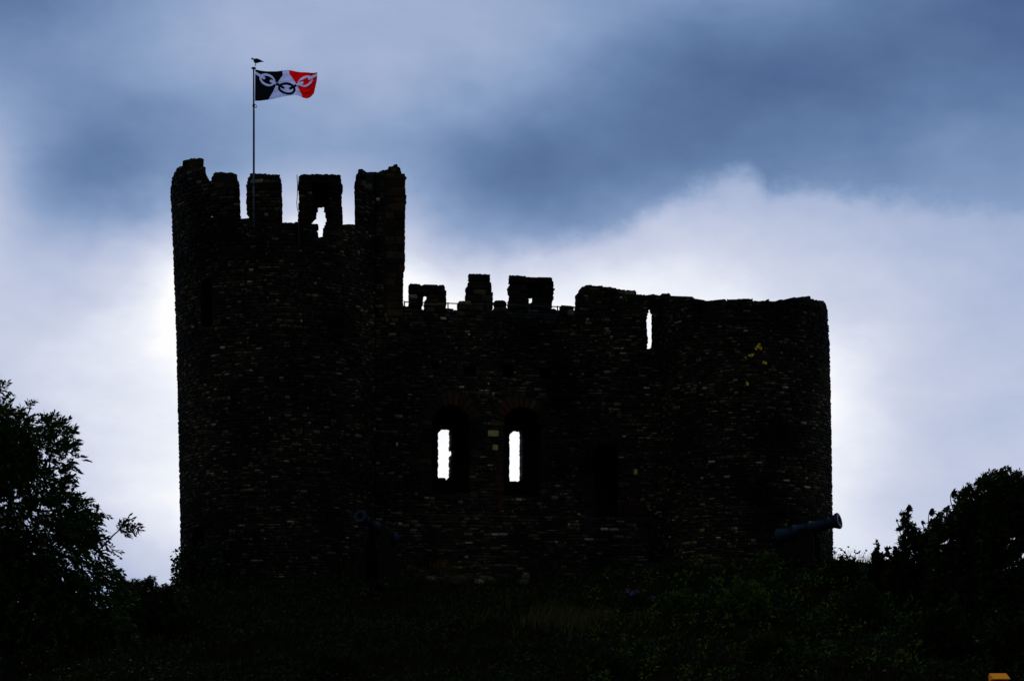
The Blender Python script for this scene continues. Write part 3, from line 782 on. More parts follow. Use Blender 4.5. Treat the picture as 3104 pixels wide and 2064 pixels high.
lay(RD, math.radians(-86), math.radians(98), 9.3, 19.8, rd_body, .06, .105, .09, .27)
SMALL = []
big_ones = sorted(range(len(ST)), key=lambda i: -(ST[i][2] - ST[i][1]) * ST[i][0].scale(ST[i][3]) * (ST[i][4] - ST[i][3]) * max(.0, math.cos(ST[i][1]) if isinstance(ST[i][0], Drum) else 1))
n_extra = max(0, 298 - n_stone)
chosen = set(big_ones[:n_extra])
def stone_geo(items):
    by = {}
    for it in items: by.setdefault((id(it[0]), it[5]), (it[0], it[5], []))[2].append(it)
    VV, FF = [], []; base = 0
    for surf, off, L in by.values():
        A = np.array([[x[1], x[2], x[3], x[4], x[6]] for x in L])
        n = len(A)
        sc = np.array([surf.scale((x[3])) for x in L])
        S4 = np.stack([A[:, 0], A[:, 1], A[:, 1], A[:, 0]], 1); Z4 = np.stack([A[:, 2], A[:, 2], A[:, 3], A[:, 3]], 1)
        js = rng.uniform(-.010, .010, (n, 4)) / sc[:, None]; jz = rng.uniform(-.008, .008, (n, 4))
        back = surf.pos(S4 + js, Z4 + jz, off + .02)
        ins = rng.uniform(.010, .024, (n, 1)) / sc[:, None]; inz = rng.uniform(.007, .018, (n, 1))
        sg = np.array([1, -1, -1, 1]); zg = np.array([1, 1, -1, -1])
        pr = A[:, 4:5] + rng.uniform(-.008, .008, (n, 4))
        Sf = S4 + js + sg * ins; Zf = Z4 + jz + zg * inz
        f0 = surf.pos(Sf, Zf, off); f1 = surf.pos(Sf, Zf, off - .1)
        front = f0 + (f1 - f0) * (pr / .1)[..., None]
        Q = np.concatenate([back, front], 1)           # n,8,3
        T = np.array([[4, 5, 6, 7], [0, 1, 5, 4], [1, 2, 6, 5], [2, 3, 7, 6], [3, 0, 4, 7]])
        FF.append((base + (np.arange(n) * 8)[:, None, None] + T[None]).reshape(-1, 4)); VV.append(Q.reshape(-1, 3)); base += n * 8
    return np.concatenate(VV), np.concatenate(FF)
V, F = stone_geo([ST[i] for i in range(len(ST)) if i not in chosen])
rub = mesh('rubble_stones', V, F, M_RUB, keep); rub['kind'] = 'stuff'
owner = {id(LD): t_left, id(RD): t_right, id(WALL): curtain, id(PW): turret}
for i in chosen:
    V, F = stone_geo([ST[i]]); mesh('stone', V, F, M_RUB, owner[id(ST[i][0])])
print('rubble', len(ST), 'extra', n_extra)
# battered foot of the wall
V, F = [], []
class Foot(Wall):
    def pos(self, s, z, off): return Wall.pos(self, s, z, off - np.clip((11.75 - np.asarray(z, float)) * .22 + .04, 0, .9))
FT = Foot()
ft = lambda px, py, S, Z: (Z < 11.72) & (S > .05) & (S < 9.1)
V, F = voxel(FT, np.arange(-.1, 9.3, .3), np.append(np.arange(9.0, 11.7, .25), 11.72), [0, .4], [ft], jit=.02)
mesh('wall_footing', V, F, M_MOR, keep)
ST = []
lay(FT, .05, 9.1, 9.4, 11.7, ft, .06, .11, .12, .4)
V, F = stone_geo(ST); o = mesh('footing_stones', V, F, M_RUB, keep); o['kind'] = 'stuff'
# lightning conductors
def wire(pts, r, name, mat, parent):
    V, F = tube(pts, r, 6); return mesh(name, V, F, mat, parent, smooth=True)
Yf = float(LD.pos(np.float64(LD.s_of(905)), np.float64(20.), 0.)[1]) - .05
wire([at(900, 530, Yf), at(902, 565, Yf), at(901, 598, Yf), at(899.5, 615, Yf), at(901, 632, Yf), at(905, 645, Yf), at(905.5, 700, Yf), at(906.5, 775, Yf)], .013, 'lightning_conductor', M_WIRE, keep)
Yf = float(LD.pos(np.float64(LD.s_of(651)), np.float64(20.), 0.)[1]) - .06
wire([at(650.5, 530, Yf), at(651, 570, Yf), at(652, 600, Yf)], .010, 'lightning_conductor', M_WIRE, keep)

# ---------------------------------------------------------------- railing on the wall walk
zr1 = zy(915, float(WALL.pos(np.float64(WALL.s_of(1226)), np.float64(0.), 1.0)[1])); zr2 = zy(938, 101.0)
rail = empty('railing', tuple(WALL.pos(np.float64(.9), np.float64(WALK), 1.0)), 'thin metal railing with two rails along the wall walk', 'railing')
def wp(px, z, off=1.0):
    s = (lambda q: (q * (100 + off * WALL.c) - (WALL.X0 - off * WALL.s_)) / (WALL.c - q * WALL.s_))((px - CX) * K)
    return Vector(WALL.pos(np.float64(s), np.float64(z), off).tolist())
for z in (zr1, zr2):
    V, F = tube([wp(x, z) for x in (1226, 1400, 1600, 1745)], .019, 8); mesh('rail', V, F, M_RAIL, rail, smooth=True)
for x in (1226, 1358, 1480, 1604, 1690, 1743):
    V, F = tube([wp(x, WALK - .02), wp(x, zr1 + .03)], .021, 8); mesh('post', V, F, M_RAIL, rail, smooth=True)

# ---------------------------------------------------------------- flagpole, flag and gull
YP = float(LD.pos(np.float64(LD.s_of(769)), np.float64(21.), 0.)[1]) - .14
zb, zt = at(769, 688, YP).z, at(769, 212, YP).z
pole = empty('flagpole', tuple(at(769, 688, YP)), 'slender grey flagpole fixed to the front of the tall tower', 'flagpole')
xp = at(769, 688, YP).x
def lathe(axis_o, axis_d, prof, n=24, caps=True):
    d = Vector(axis_d).normalized(); r0 = Vector((0, 0, 1)) if abs(d.z) < .9 else Vector((1, 0, 0))
    a = d.cross(r0).normalized(); b = d.cross(a)
    V, F = [], []
    for (t, r) in prof:
        for k in range(n):
            w = 2 * PI * k / n
            V.append(Vector(axis_o) + d * t + (a * math.cos(w) + b * math.sin(w)) * r)
    for i in range(len(prof) - 1):
        for k in range(n):
            q = (k + 1) % n
            F.append((i * n + k, i * n + q, (i + 1) * n + q, (i + 1) * n + k))
    if caps:
        F.append(tuple(range(n - 1, -1, -1))); F.append(tuple((len(prof) - 1) * n + k for k in range(n)))
    return V, F
H = zt - zb
V, F = lathe((xp, YP, zb), (0, 0, 1), [(0, .040), (H * .3, .038), (H * .34, .032), (H * .9, .027), (H, .026)], 16); mesh('pole', V, F, M_POLE, pole, smooth=True)
V, F = lathe((xp, YP, zt), (0, 0, 1), [(0, .03), (.02, .045), (.035, .078), (.055, .080), (.07, .055), (.085, .02), (.09, .005)], 16); mesh('finial', V, F, M_DKMET, pole, smooth=True)
for py in (560, 600, 640, 676):
    z = zy(py, YP)
    Vb, Fb = join([box((xp, YP + .03, z), .055, .075, .02), box((xp, YP + .12, z), .05, .06, .05)]); mesh('bracket', Vb, Fb, M_DKMET, pole)
zc = zy(321, YP)
V, F = tube([Vector((xp + .03 + .028 - .036 * math.cos(w), YP - .03, zc + .055 * math.sin(w) - .02 * (1 - math.cos(w)))) for w in np.linspace(0, 2 * PI, 18)], .011, 6, cap=False)
mesh('halyard_loop', V, F, M_DKMET, pole, smooth=True)
V, F = lathe((xp, YP, zc - .05), (0, 0, 1), [(0, .03), (.03, .042), (.07, .042), (.1, .03)], 12); mesh('halyard_collar', V, F, M_DKMET, pole, smooth=True)
V, F = tube([(xp + .034, YP - .02, zy(640, YP)), (xp + .036, YP - .02, zy(480, YP)), (xp + .034, YP - .02, zy(335, YP))], .004, 5); mesh('halyard', V, F, M_DKMET, pole)

# flag: outline and device in the units of an enlarged photo crop (q units), 0.1148 photo pixels each
Q = 260 / 2265.0
def qpx(u, v): return 740 + u * Q, 160 + v * Q
TOP = [(290, 447), (420, 468), (600, 490), (800, 493), (1000, 490), (1190, 495), (1500, 508), (1720, 506), (1930, 500)]
BOT = [(285, 1275), (470, 1266), (640, 1255), (850, 1222), (1050, 1185), (1200, 1128), (1330, 1092), (1430, 1115), (1540, 1180), (1660, 1208), (1760, 1180), (1850, 1115)]
NU, NV = 230, 120
def along(c, n):
    c = np.array(c, float); d = np.concatenate([[0], np.cumsum(np.linalg.norm(np.diff(c, axis=0), axis=1))]); d /= d[-1]
    t = np.linspace(0, 1, n)
    x, y = np.interp(t, d, c[:, 0]), np.interp(t, d, c[:, 1])
    for _ in range(3):
        k = np.array([1, 2, 3, 2, 1]) / 9.
        x[2:-2] = np.convolve(x, k, 'valid'); y[2:-2] = np.convolve(y, k, 'valid')
    return np.stack([x, y], -1)
tcv, bcv = along(TOP, NU + 1), along(BOT, NU + 1)
tt = np.linspace(0, 1, NV + 1)[None, :, None]
QQ = tcv[:, None] * (1 - tt) + bcv[:, None] * tt
bulge = np.sin(np.linspace(0, PI, NV + 1))[None, :] * np.linspace(0, 1, NU + 1)[:, None] ** 2 * 22
QQ[..., 0] += bulge
uu = np.linspace(0, 1, NU + 1)[:, None]; vv = np.linspace(0, 1, NV + 1)[None]
dep = uu ** .6 * (.14 * np.sin(uu * 9.0 + vv * 1.6) + .05 * np.sin(uu * 21 - vv * 5)) + .02 * np.sin(vv * 26 + uu * 9) * uu
Yfl = YP + dep
PX, PY = 740 + QQ[..., 0] * Q, 160 + QQ[..., 1] * Q
FV = np.stack([(PX - CX) * K * YP, Yfl, (H0 - PY) * K * YP], -1)
i_, j_ = np.meshgrid(np.arange(NU), np.arange(NV), indexing='ij')
FF = np.stack([i_ * (NV + 1) + j_, (i_ + 1) * (NV + 1) + j_, (i_ + 1) * (NV + 1) + j_ + 1, i_ * (NV + 1) + j_ + 1], -1).reshape(-1, 4)
cu = (QQ[1:, 1:] + QQ[:-1, 1:] + QQ[1:, :-1] + QQ[:-1, :-1]) / 4
X, Yq = cu[..., 0].ravel(), cu[..., 1].ravel()
col = np.ones(X.shape, int)
col[inpoly(X, Yq, [(200, 400), (1005, 400), (1008, 500), (1025, 600), (890, 810), (852, 880), (640, 1256), (640, 1400), (200, 1400)])] = 0
col[inpoly(X, Yq, [(1185, 400), (1188, 495), (1210, 600), (1370, 815), (1405, 890), (1500, 1060), (1540, 1185), (1540, 1400), (2200, 1400), (2200, 400)])] = 2
def ring(cx, cy, rx, ry, w, rot, c):
    a = math.radians(rot)
    dx, dy = X - cx, Yq - cy
    e = dx * math.cos(a) + dy * math.sin(a); f = -dx * math.sin(a) + dy * math.cos(a)
    col[((e / rx) ** 2 + (f / ry) ** 2 < 1) & ((e / (rx - w)) ** 2 + (f / (ry - w)) ** 2 > 1)] = c
def bar(x0, y0, x1, y1, w, c):
    d = np.array([x1 - x0, y1 - y0]); L2 = d @ d
    t_ = np.clip(((X - x0) * d[0] + (Yq - y0) * d[1]) / L2, 0, 1)
    col[(X - x0 - t_ * d[0]) ** 2 + (Yq - y0 - t_ * d[1]) ** 2 < (w / 2) ** 2] = c
ring(613, 715, 225, 152, 54, 27, 1); bar(260, 515, 522, 660, 66, 1)
ring(1128, 957, 228, 158, 64, 0, 0)
bar(705, 750, 850, 838, 66, 1); bar(868, 850, 1042, 946, 68, 0)
bar(1386, 853, 1215, 945, 68, 0); bar(1400, 843, 1530, 760, 62, 1)
ring(1617, 735, 208, 132, 48, -18, 1); bar(1712, 680, 1960, 535, 60, 1)
def cloth(name, c):
    m, nt, b = new_mat(name)
    N, L = nt.nodes.new, nt.links.new
    b.inputs['Base Color'].default_value = (*c, 1); b.inputs['Roughness'].default_value = .8; b.inputs['Specular IOR Level'].default_value = .1
    tx = N('ShaderNodeTexCoord'); nz_ = N('ShaderNodeTexNoise'); nz_.inputs['Scale'].default_value = 5; nz_.inputs['Detail'].default_value = 4; L(tx.outputs['Object'], nz_.inputs['Vector'])
    bp = N('ShaderNodeBump'); bp.inputs['Strength'].default_value = .6; bp.inputs['Distance'].default_value = .05; L(nz_.outputs['Fac'], bp.inputs['Height']); L(bp.outputs[0], b.inputs['Normal'])
    tr = N('ShaderNodeBsdfTranslucent'); tr.inputs[0].default_value = (*c, 1); L(bp.outputs[0], tr.inputs['Normal'])
    ms = N('ShaderNodeMixShader'); ms.inputs[0].default_value = .72
    L(b.outputs[0], ms.inputs[1]); L(tr.outputs[0], ms.inputs[2]); L(ms.outputs[0], nt.nodes['Material Output'].inputs[0])
    return m
fm = [cloth('black_cloth', (.006, .006, .008)), cloth('skylit_white_cloth', (.60, .65, .97)), cloth('red_cloth', (.95, .005, .005))]  # the white cloth has the sky's blue light put into its colour
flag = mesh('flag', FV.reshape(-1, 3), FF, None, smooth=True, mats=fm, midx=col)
tag(flag, 'black, white and red flag with a linked chain device streaming from the flagpole', 'flag')

# gull, facing left, standing on the finial
def gpt(px, py, dy=0.0): return at(px, py, YP) + Vector((0, dy, 0))
k = K * YP
rings = [(759.6, 180.2, .3, .3), (761.5, 179.6, 1.0, 1.0), (763, 178.8, 2.5, 2.3), (765.2, 178.4, 3.2, 2.9), (767.2, 179.6, 3.3, 3.0), (768.6, 182.0, 4.2, 3.8), (770.5, 185.0, 5.6, 5.0), (774, 186.2, 6.2, 6.0), (779, 186.0, 6.2, 6.2), (784, 185.8, 5.0, 5.4), (788, 186.0, 3.6, 4.2), (792, 186.6, 1.9, 3.4), (796, 187.2, .9, 3.0), (799.5, 187.6, .5, 2.4)]
V, F, mi = [], [], []
n = 14
for i, (px, py, rz, ry) in enumerate(rings):
    for q in range(n):
        w = 2 * PI * q / n
        V.append(gpt(px, py) + Vector((0, ry * k * math.cos(w), rz * k * math.sin(w))))
for i in range(len(rings) - 1):
    for q in range(n):
        F.append((i * n + q, i * n + (q + 1) % n, (i + 1) * n + (q + 1) % n, (i + 1) * n + q)); mi.append(2 if i < 2 else 0 if i < 6 else 1)
F.append(tuple(range(n - 1, -1, -1))); mi.append(2)
F.append(tuple((len(rings) - 1) * n + q for q in range(n))); mi.append(1)
gm = [simple('white_plumage', (.5, .5, .48), .9), simple('grey_plumage', (.018, .018, .02), .9, 0, 0, 20, .05), simple('yellow_bill', (.45, .30, .03), .5)]
gull = empty('seagull', tuple(gpt(775, 199.6)), 'small seagull perched on top of the flagpole', 'bird')
mesh('body', V, F, None, gull, smooth=True, mats=gm, midx=mi)
for sgn in (-1, 1):
    V, F = [], []
    wr = [(769.5, 184.0, 1.5), (773, 183.6, 4.2), (779, 184.2, 5.0), (786, 185.2, 3.8), (793, 186.6, 1.7), (798, 187.6, .4)]
    for (px, py, r) in wr:
        for q in range(10):
            w = 2 * PI * q / 10
            V.append(gpt(px, py, sgn * (5.2 if px < 790 else 2.6) * k) + Vector((0, 1.1 * k * math.cos(w), r * k * math.sin(w))))
    for i in range(len(wr) - 1):
        for q in range(10): F.append((i * 10 + q, i * 10 + (q + 1) % 10, (i + 1) * 10 + (q + 1) % 10, (i + 1) * 10 + q))
    F += [tuple(range(9, -1, -1)), tuple(50 + q for q in range(10))]
    mesh('wing', V, F, gm[1], gull, smooth=True)
    V, F = tube([gpt(774.6 + sgn * .4, 191, sgn * 2.2 * k), gpt(775 + sgn * .4, 196, sgn * 2.4 * k), gpt(775 + sgn * .3, 199.8, sgn * 2.4 * k), gpt(771.5, 200.4, sgn * 2.6 * k)], [.012, .008, .008, .005], 6)
    mesh('leg', V, F, gm[2], gull, smooth=True)

# ---------------------------------------------------------------- the two cannons on their carriages
def cannon(muzzle, breech, rad, label, oak_label):
    m, b_ = Vector(muzzle), Vector(breech)
    d = (m - b_); Ln = d.length; d.normalize()
    root = empty('cannon', tuple(b_), label, 'cannon', 'old cannons in front of the keep')
    R = rad
    prof = [(-.10 * Ln, .02 * R), (-.10 * Ln, .22 * R), (-.075 * Ln, .34 * R), (-.05 * Ln, .24 * R), (-.03 * Ln, .34 * R), (-.012 * Ln, .8 * R), (0, 1.16 * R), (.03 * Ln, 1.2 * R), (.035 * Ln, 1.1 * R), (.27 * Ln, 1.06 * R), (.275 * Ln, 1.13 * R), (.295 * Ln, 1.13 * R), (.30 * Ln, 1.0 * R), (.52 * Ln, .93 * R), (.525 * Ln, 1.0 * R), (.545 * Ln, 1.0 * R), (.55 * Ln, .88 * R), (.82 * Ln, .74 * R), (.825 * Ln, .81 * R), (.84 * Ln, .81 * R), (.845 * Ln, .74 * R), (.89 * Ln, .80 * R), (.93 * Ln, .95 * R), (.96 * Ln, 1.10 * R), (.985 * Ln, 1.13 * R), (Ln, 1.04 * R), (Ln, .56 * R), (Ln * .80, .54 * R), (Ln * .80, .001)]
    V, F = lathe(b_, d, prof, 36, caps=False)
    mi = []
    for i in range(len(prof) - 1): mi += [1 if i >= len(prof) - 3 else 0] * 36
    barrel = mesh('barrel', V, F, None, root, smooth=True, mats=[M_IRON, M_BORE], midx=mi)
    side = d.cross(Vector((0, 0, 1))).normalized(); up = side.cross(d).normalized()
    for s in (-1, 1):
        V, F = lathe(b_ + d * (.45 * Ln) + side * (s * .8 * R), side * s, [(0, .3 * R), (.62 * R, .3 * R), (.66 * R, .26 * R)], 16); mesh('trunnion', V, F, M_IRON, root, smooth=True)
    # carriage
    p0 = b_ + d * (.42 * Ln)
    gz = float(ground_z(p0.x, p0.y))
    fwd = Vector((d.x, d.y, 0)).normalized(); sd_ = Vector((fwd.y, -fwd.x, 0))
    car = empty('gun_carriage', (p0.x, p0.y, gz), oak_label, 'gun carriage', 'timber cradles under the cannons')
    tz = p0.z
    for s in (-1, 1):
        # stepped cheek, cut in profile: (along, height above ground)
        Hh = tz - gz
        pr = [(-.34 * Ln, .12), (.22 * Ln, .12), (.22 * Ln, Hh * .78), (.10 * Ln, Hh * 1.04), (-.02 * Ln, Hh * 1.0), (-.06 * Ln, Hh * .72), (-.18 * Ln, Hh * .68), (-.22 * Ln, Hh * .5), (-.34 * Ln, Hh * .46)]
        V = []
        for o in (1.14 * R, 1.14 * R + .11):
            for (a, h) in pr: V.append(Vector((p0.x, p0.y, gz + h)) + fwd * a + sd_ * (s * o))
        n_ = len(pr)
        F = [tuple(range(n_)), tuple(range(2 * n_ - 1, n_ - 1, -1))] + [(i, n_ + i, n_ + (i + 1) % n_, (i + 1) % n_) for i in range(n_)]
        mesh('cheek', V, F, M_OAK, car)
    for a in (-.28 * Ln, .16 * Ln):
        V, F = tube([Vector((p0.x, p0.y, gz + .17)) + fwd * a - sd_ * (1.14 * R + .26), Vector((p0.x, p0.y, gz + .17)) + fwd * a + sd_ * (1.14 * R + .26)], .06, 12); mesh('axle', V, F, M_OAK, car)
        for s in (-1, 1):
            o = Vector((p0.x, p0.y, gz + .17)) + fwd * a + sd_ * (s * (1.14 * R + .13)); V, F = lathe(o, sd_ * s, [(0, .18), (.1, .18)], 20); mesh('wheel', V, F, M_OAK, car)
    c0 = Vector((p0.x, p0.y, gz + .30)) - fwd * (.1 * Ln); V, F = box(c0, .2 * Ln, 1.13 * R, .05, fwd, sd_, Vector((0, 0, 1)), bev=.01); mesh('bed', V, F, M_OAK, car)
    # wedge under the breech, and a stone pad under the wheels
    c1 = b_ + d * (.06 * Ln); V, F = box(Vector((c1.x, c1.y, (c1.z - 1.15 * R + gz + .35) / 2)), .14, .12, max(.04, (c1.z - 1.15 * R - gz - .35) / 2), fwd, sd_, Vector((0, 0, 1)), bev=.01); mesh('quoin_wedge', V, F, M_OAK, car)
    return root
mz = at(1091, 1565, 93.4); br = at(1192, 1632, 95.4)
cannon(mz, br, .185, 'cannon with its round bore facing the viewer, left of the windows', 'dark timber cradle under the cannon left of the windows')
mz = at(2545, 1577, 96.2); br = at(2357, 1629, 97.1)
cannon(mz, br, .235, 'cannon in profile pointing up past the edge of the right tower', 'dark timber cradle under the cannon at the right tower')

# ---------------------------------------------------------------- tumbled masonry on the bank
def rock_pile(name, label, cat, pts, rmin, rmax, n, mats, flat=.55):
    """pts: photo outline along which stones lie, Y distance with each"""
    xs_ = [p[0] for p in pts]
    base = at(*pts[len(pts) // 2])
    root = empty(name, tuple(base), label, cat)
    for i in range(n):
        t_ = random.uniform(0, len(pts) - 1.001); a = int(t_); f = t_ - a
        px = pts[a][0] * (1 - f) + pts[a + 1][0] * f; Y = pts[a][2] * (1 - f) + pts[a + 1][2] * f + random.uniform(-1.3, .6)
        r = random.uniform(rmin, rmax)
        x = (px - CX) * K * Y
        z = float(ground_z(x, Y)) + r * flat * random.uniform(.1, .7)
        w = random.uniform(0, PI)
        V, F = box((x, Y, z), r, r * random.uniform(.6, 1), r * flat, Vector((math.cos(w), math.sin(w), random.uniform(-.2, .2))).normalized(), Vector((-math.sin(w), math.cos(w), random.uniform(-.2, .2))).normalized(), Vector((random.uniform(-.2, .2), random.uniform(-.2, .2), 1)).normalized(), jit=r * .14, bev=r * .28)
        mesh('stone', V, F, pick(*mats), root)
    return root
rock_pile('ruined_footing', 'broken footing of scattered stones on the bank below the two windows', 'ruined wall', [(1150, 1700, 97.2), (1290, 1715, 96.6), (1440, 1705, 96.6), (1600, 1720, 97.4)], .10, .24, 90, (M_RUB, M_RUB, M_ASH))
rock_pile('stone_heap', 'heap of tumbled stones below the right tower', 'rubble heap', [(2090, 1700, 97.3), (2180, 1700, 97.4), (2310, 1715, 97.4)], .10, .24, 60, (M_RUB, M_ASH, M_RUB))
# low kerb of flat stones climbing to the right
root = empty('stone_edging', tuple(at(1970, 1725, 97)), 'low line of flat pale stones climbing the bank towards the right tower', 'stone edging')
for i in range(26):
    f = i / 25.; px = 1828 + 285 * f; Y = 96.6 + .8 * f
    x = (px - CX) * K * Y; z = float(ground_z(x, Y)) + .07
    V, F = box((x, Y, z), random.uniform(.09, .14), .1, random.uniform(.04, .09), jit=.02, bev=.025); mesh('stone', V, F, M_RUB, root)

# ---------------------------------------------------------------- small posts and the thing at the frame's lower right corner
x, Y = at(733, 1920, 80).x, 80.
gz = float(ground_z(x, Y))
post = empty('marker_post', (x, Y, gz), 'thin pale wooden post standing on the dark lower slope', 'post')
ht = zy(1912, Y) - gz
V, F = tube([(x, Y, gz - .1), (x + .02, Y, gz + ht * .5), (x - .02, Y, gz + ht - .02)], .032, 8); mesh('shaft', V, F, M_OAK, post)
V, F = box((x - .02, Y, gz + ht), .04, .04, .06, bev=.008); mesh('cap', V, F, simple('post_cap', (.045, .04, .03), .9, 0, 0, 20, .05), post)
Y = 42.
x0, x1 = at(3001, 2043, Y).x, at(3052, 2043, Y).x
zt2, zl = zy(2043, Y), zy(2061.5, Y)
gz = float(ground_z((x0 + x1) / 2, Y))
cab = empty('orange_pier', ((x0 + x1) / 2, Y, gz), 'small orange topped pier cut off by the lower right corner', 'pier')
M_OR = simple('orange_paint', (.9, .24, .004), .9, 0, .12, 6, 0.02)
# a sloping cap, its tilt added so the face catches more sky light
zt2 += .02
V = [(x, y, z) for x in (x0, x1) for (y, z) in ((Y - .30, zl), (Y - .28, zl + .012), (Y + .06, zt2), (Y + .12, zt2 - .02), (Y + .12, zl))]
F = [(0, 1, 2, 3, 4), (9, 8, 7, 6, 5)] + [(i, 5 + i, 5 + (i + 1) % 5, (i + 1) % 5) for i in range(5)]
mesh('sloping_cap', V, F, M_OR, cab)
V, F = box(((x0 + x1) / 2, Y, (zl - .004 + gz - .2) / 2), (x1 - x0) / 2, .11, (zl - .004 - gz + .2) / 2, bev=.01); mesh('shaft', V, F, M_OR, cab)

# ---------------------------------------------------------------- planting
def unit(v): return v / np.maximum(np.linalg.norm(v, axis=-1, keepdims=True), 1e-9)
def leaf_quads(base, d, L, W, curl=.15, lobes=1, spread=.9):
    """leaves as folded diamonds; several lobes share their base"""
    n = len(base)
    up = rng.normal(size=(n, 3)); up[:, 2] += .6
    side = unit(np.cross(d, up)); nrm = unit(np.cross(side, d))
    L = np.broadcast_to(np.asarray(L, float).reshape(-1, 1), (n, 1)); W = np.broadcast_to(np.asarray(W, float).reshape(-1, 1), (n, 1))
    VV, FF = [base], []
    cnt = n
    for k in range(lobes):
        a = 0 if lobes == 1 else (k - (lobes - 1) / 2) * spread
        dd = d * math.cos(a) + side * math.sin(a); ss = side * math.cos(a) - d * math.sin(a)
        ll = L * (1 if a == 0 else .78)
        p1 = base + dd * ll * .5 + ss * W; p2 = base + dd * ll - nrm * ll * curl; p3 = base + dd * ll * .5 - ss * W
        VV += [p1, p2, p3]
        i = np.arange(n)
        FF.append(np.stack([i, cnt + i, cnt + n + i, cnt + 2 * n + i], -1)); cnt += 3 * n
    return np.concatenate(VV), np.concatenate(FF)
def merge(parts):
    V, F, b = [], [], 0
    for v, f in parts:
        V.append(v); F.append(f + b); b += len(v)
    return np.concatenate(V), np.concatenate(F)
def pinnate(o, d, length, leaflet, pairs=5, wind=(0, 0, 0)):
    """ash-like compound leaves: a drooping stalk with paired leaflets"""
    n = len(o)
    up = rng.normal(size=(n, 3)) * .5; up[:, 2] += 1
    side = unit(np.cross(d, up))
    length = np.broadcast_to(np.asarray(length, float).reshape(-1, 1), (n, 1))
    B, D, S = [], [], []
    for k in range(pairs):
        t_ = .18 + .72 * k / (pairs - 1)
        p = o + d * length * t_ - np.array([0, 0, 1]) * length * .22 * t_ ** 2
        for s in (-1, 1):
            dd = unit(d * .75 + side * s * .85 + np.array([0, 0, -.22]) + rng.normal(size=(n, 3)) * .16 + np.array(wind))
            B.append(p); D.append(dd); S.append(np.full(n, leaflet * (1.0 - .18 * abs(k - pairs * .45) / pairs)))
    t_ = .92
    B.append(o + d * length * t_ - np.array([0, 0, 1]) * length * .2); D.append(unit(d + np.array([0, 0, -.35]))); S.append(np.full(n, leaflet * 1.1))
    B, D, S = np.concatenate(B), np.concatenate(D), np.concatenate(S) * rng.uniform(.8, 1.2, len(o) * (2 * pairs + 1))
    lv = leaf_quads(B, D, S, S * .19, .1)
    # stalks as slim three-cornered slivers
    w = .006
    e = o + d * length - np.array([0, 0, 1]) * length * .22
    sv = np.concatenate([o + side * w, o - side * w, e - side * w * .5, e + side * w * .5]); i = np.arange(n)
    return merge([lv, (sv, np.stack([i, n + i, 2 * n + i, 3 * n + i], -1))])
def fill(poly, n, Y, dy, hole=0.0, hs=.035, seed=1):
    """points spread through a volume whose outline is the photo polygon at distance Y"""
    r = np.random.default_rng(seed)
    x0, x1 = min(p[0] for p in poly), max(p[0] for p in poly); y0, y1 = min(p[1] for p in poly), max(p[1] for p in poly)
    out = []
    while sum(len(o) for o in out) < n:
        px, py = r.uniform(x0, x1, n * 2), r.uniform(y0, y1, n * 2)
        m = inpoly(px, py, poly)
        if hole > 0:
            v = np.sin(px * hs + 2.1 * np.sin(py * hs * .8 + seed)) * np.sin(py * hs * 1.2 + 1.7 * np.sin(px * hs * .7 + 2 * seed)) + .4 * np.sin(px * hs * 2.7 + py * hs * 2.2)
            m &= v < 1.15 - hole
        yy = Y + r.normal(size=n * 2).clip(-1.6, 1.6) * dy * .6
        P = np.stack([(px - CX) * K * Y, yy, (H0 - py) * K * Y], -1)
        out.append(P[m])
    return np.concatenate(out)[:n]
def tree(name, label, cat, poly, Y, dy, n, kind, mat, foot, limbs=9, trunk_r=.16, group=None, hole=.35, wind=(0, 0, 0), leaf=.15, seed=1, crown_name='crown', hs=.035):
    fx = (foot[0] - CX) * K * Y
    gz = float(ground_z(fx, Y))
    root = empty(name, (fx, Y, gz), label, cat, group)
    P = fill(poly, n, Y, dy, hole, hs, seed)
    mid = P.mean(0)
    dirs = unit(unit(P - mid) * np.array([1, .8, .8]) + rng.normal(size=P.shape) * .55 + np.array([0, 0, .15]) + np.array(wind))
    if kind == 'pinnate': V, F = pinnate(P - dirs * leaf, dirs, rng.uniform(1.6, 2.4, n) * leaf, leaf, 5, wind)
    elif kind == 'lobed':
        d2 = unit(dirs + np.array([0, 0, -.25]))
        V, F = leaf_quads(P, d2, rng.uniform(.7, 1.25, n) * leaf, rng.uniform(.16, .24, n) * leaf, .2, 3, .8)
    else: V, F = leaf_quads(P, dirs, rng.uniform(.7, 1.3, n) * leaf, rng.uniform(.22, .34, n) * leaf, .2)
    mesh(crown_name, V, F, mat, root)
    # trunk and limbs
    top = Vector((mid[0] * .5 + fx * .5, Y, max(mid[2], gz + 1)))
    b0 = Vector((fx, Y, gz - .3))
    if trunk_r > 0:
        pts = [b0, b0.lerp(top, .3) + Vector((.06, 0, 0)), b0.lerp(top, .65) + Vector((-.08, .05, 0)), top]
        V, F = tube(pts, [trunk_r, trunk_r * .8, trunk_r * .6, trunk_r * .35], 9); mesh('trunk', V, F, M_BARK, root, smooth=True)
        for i in range(limbs):
            e = Vector(P[int(rng.integers(0, n))].tolist()); s = b0.lerp(top, random.uniform(.35, .95))
            q = s.lerp(e, .5) + Vector((random.uniform(-.15, .15), random.uniform(-.15, .15), .12 * (e - s).length))
            r0 = trunk_r * .32
            V, F = tube([s, s.lerp(q, .5) + Vector((0, 0, .03)), q, e], [r0, r0 * .75, r0 * .5, r0 * .16], 6); mesh('branch', V, F, M_BARK, root, smooth=True)
    return root
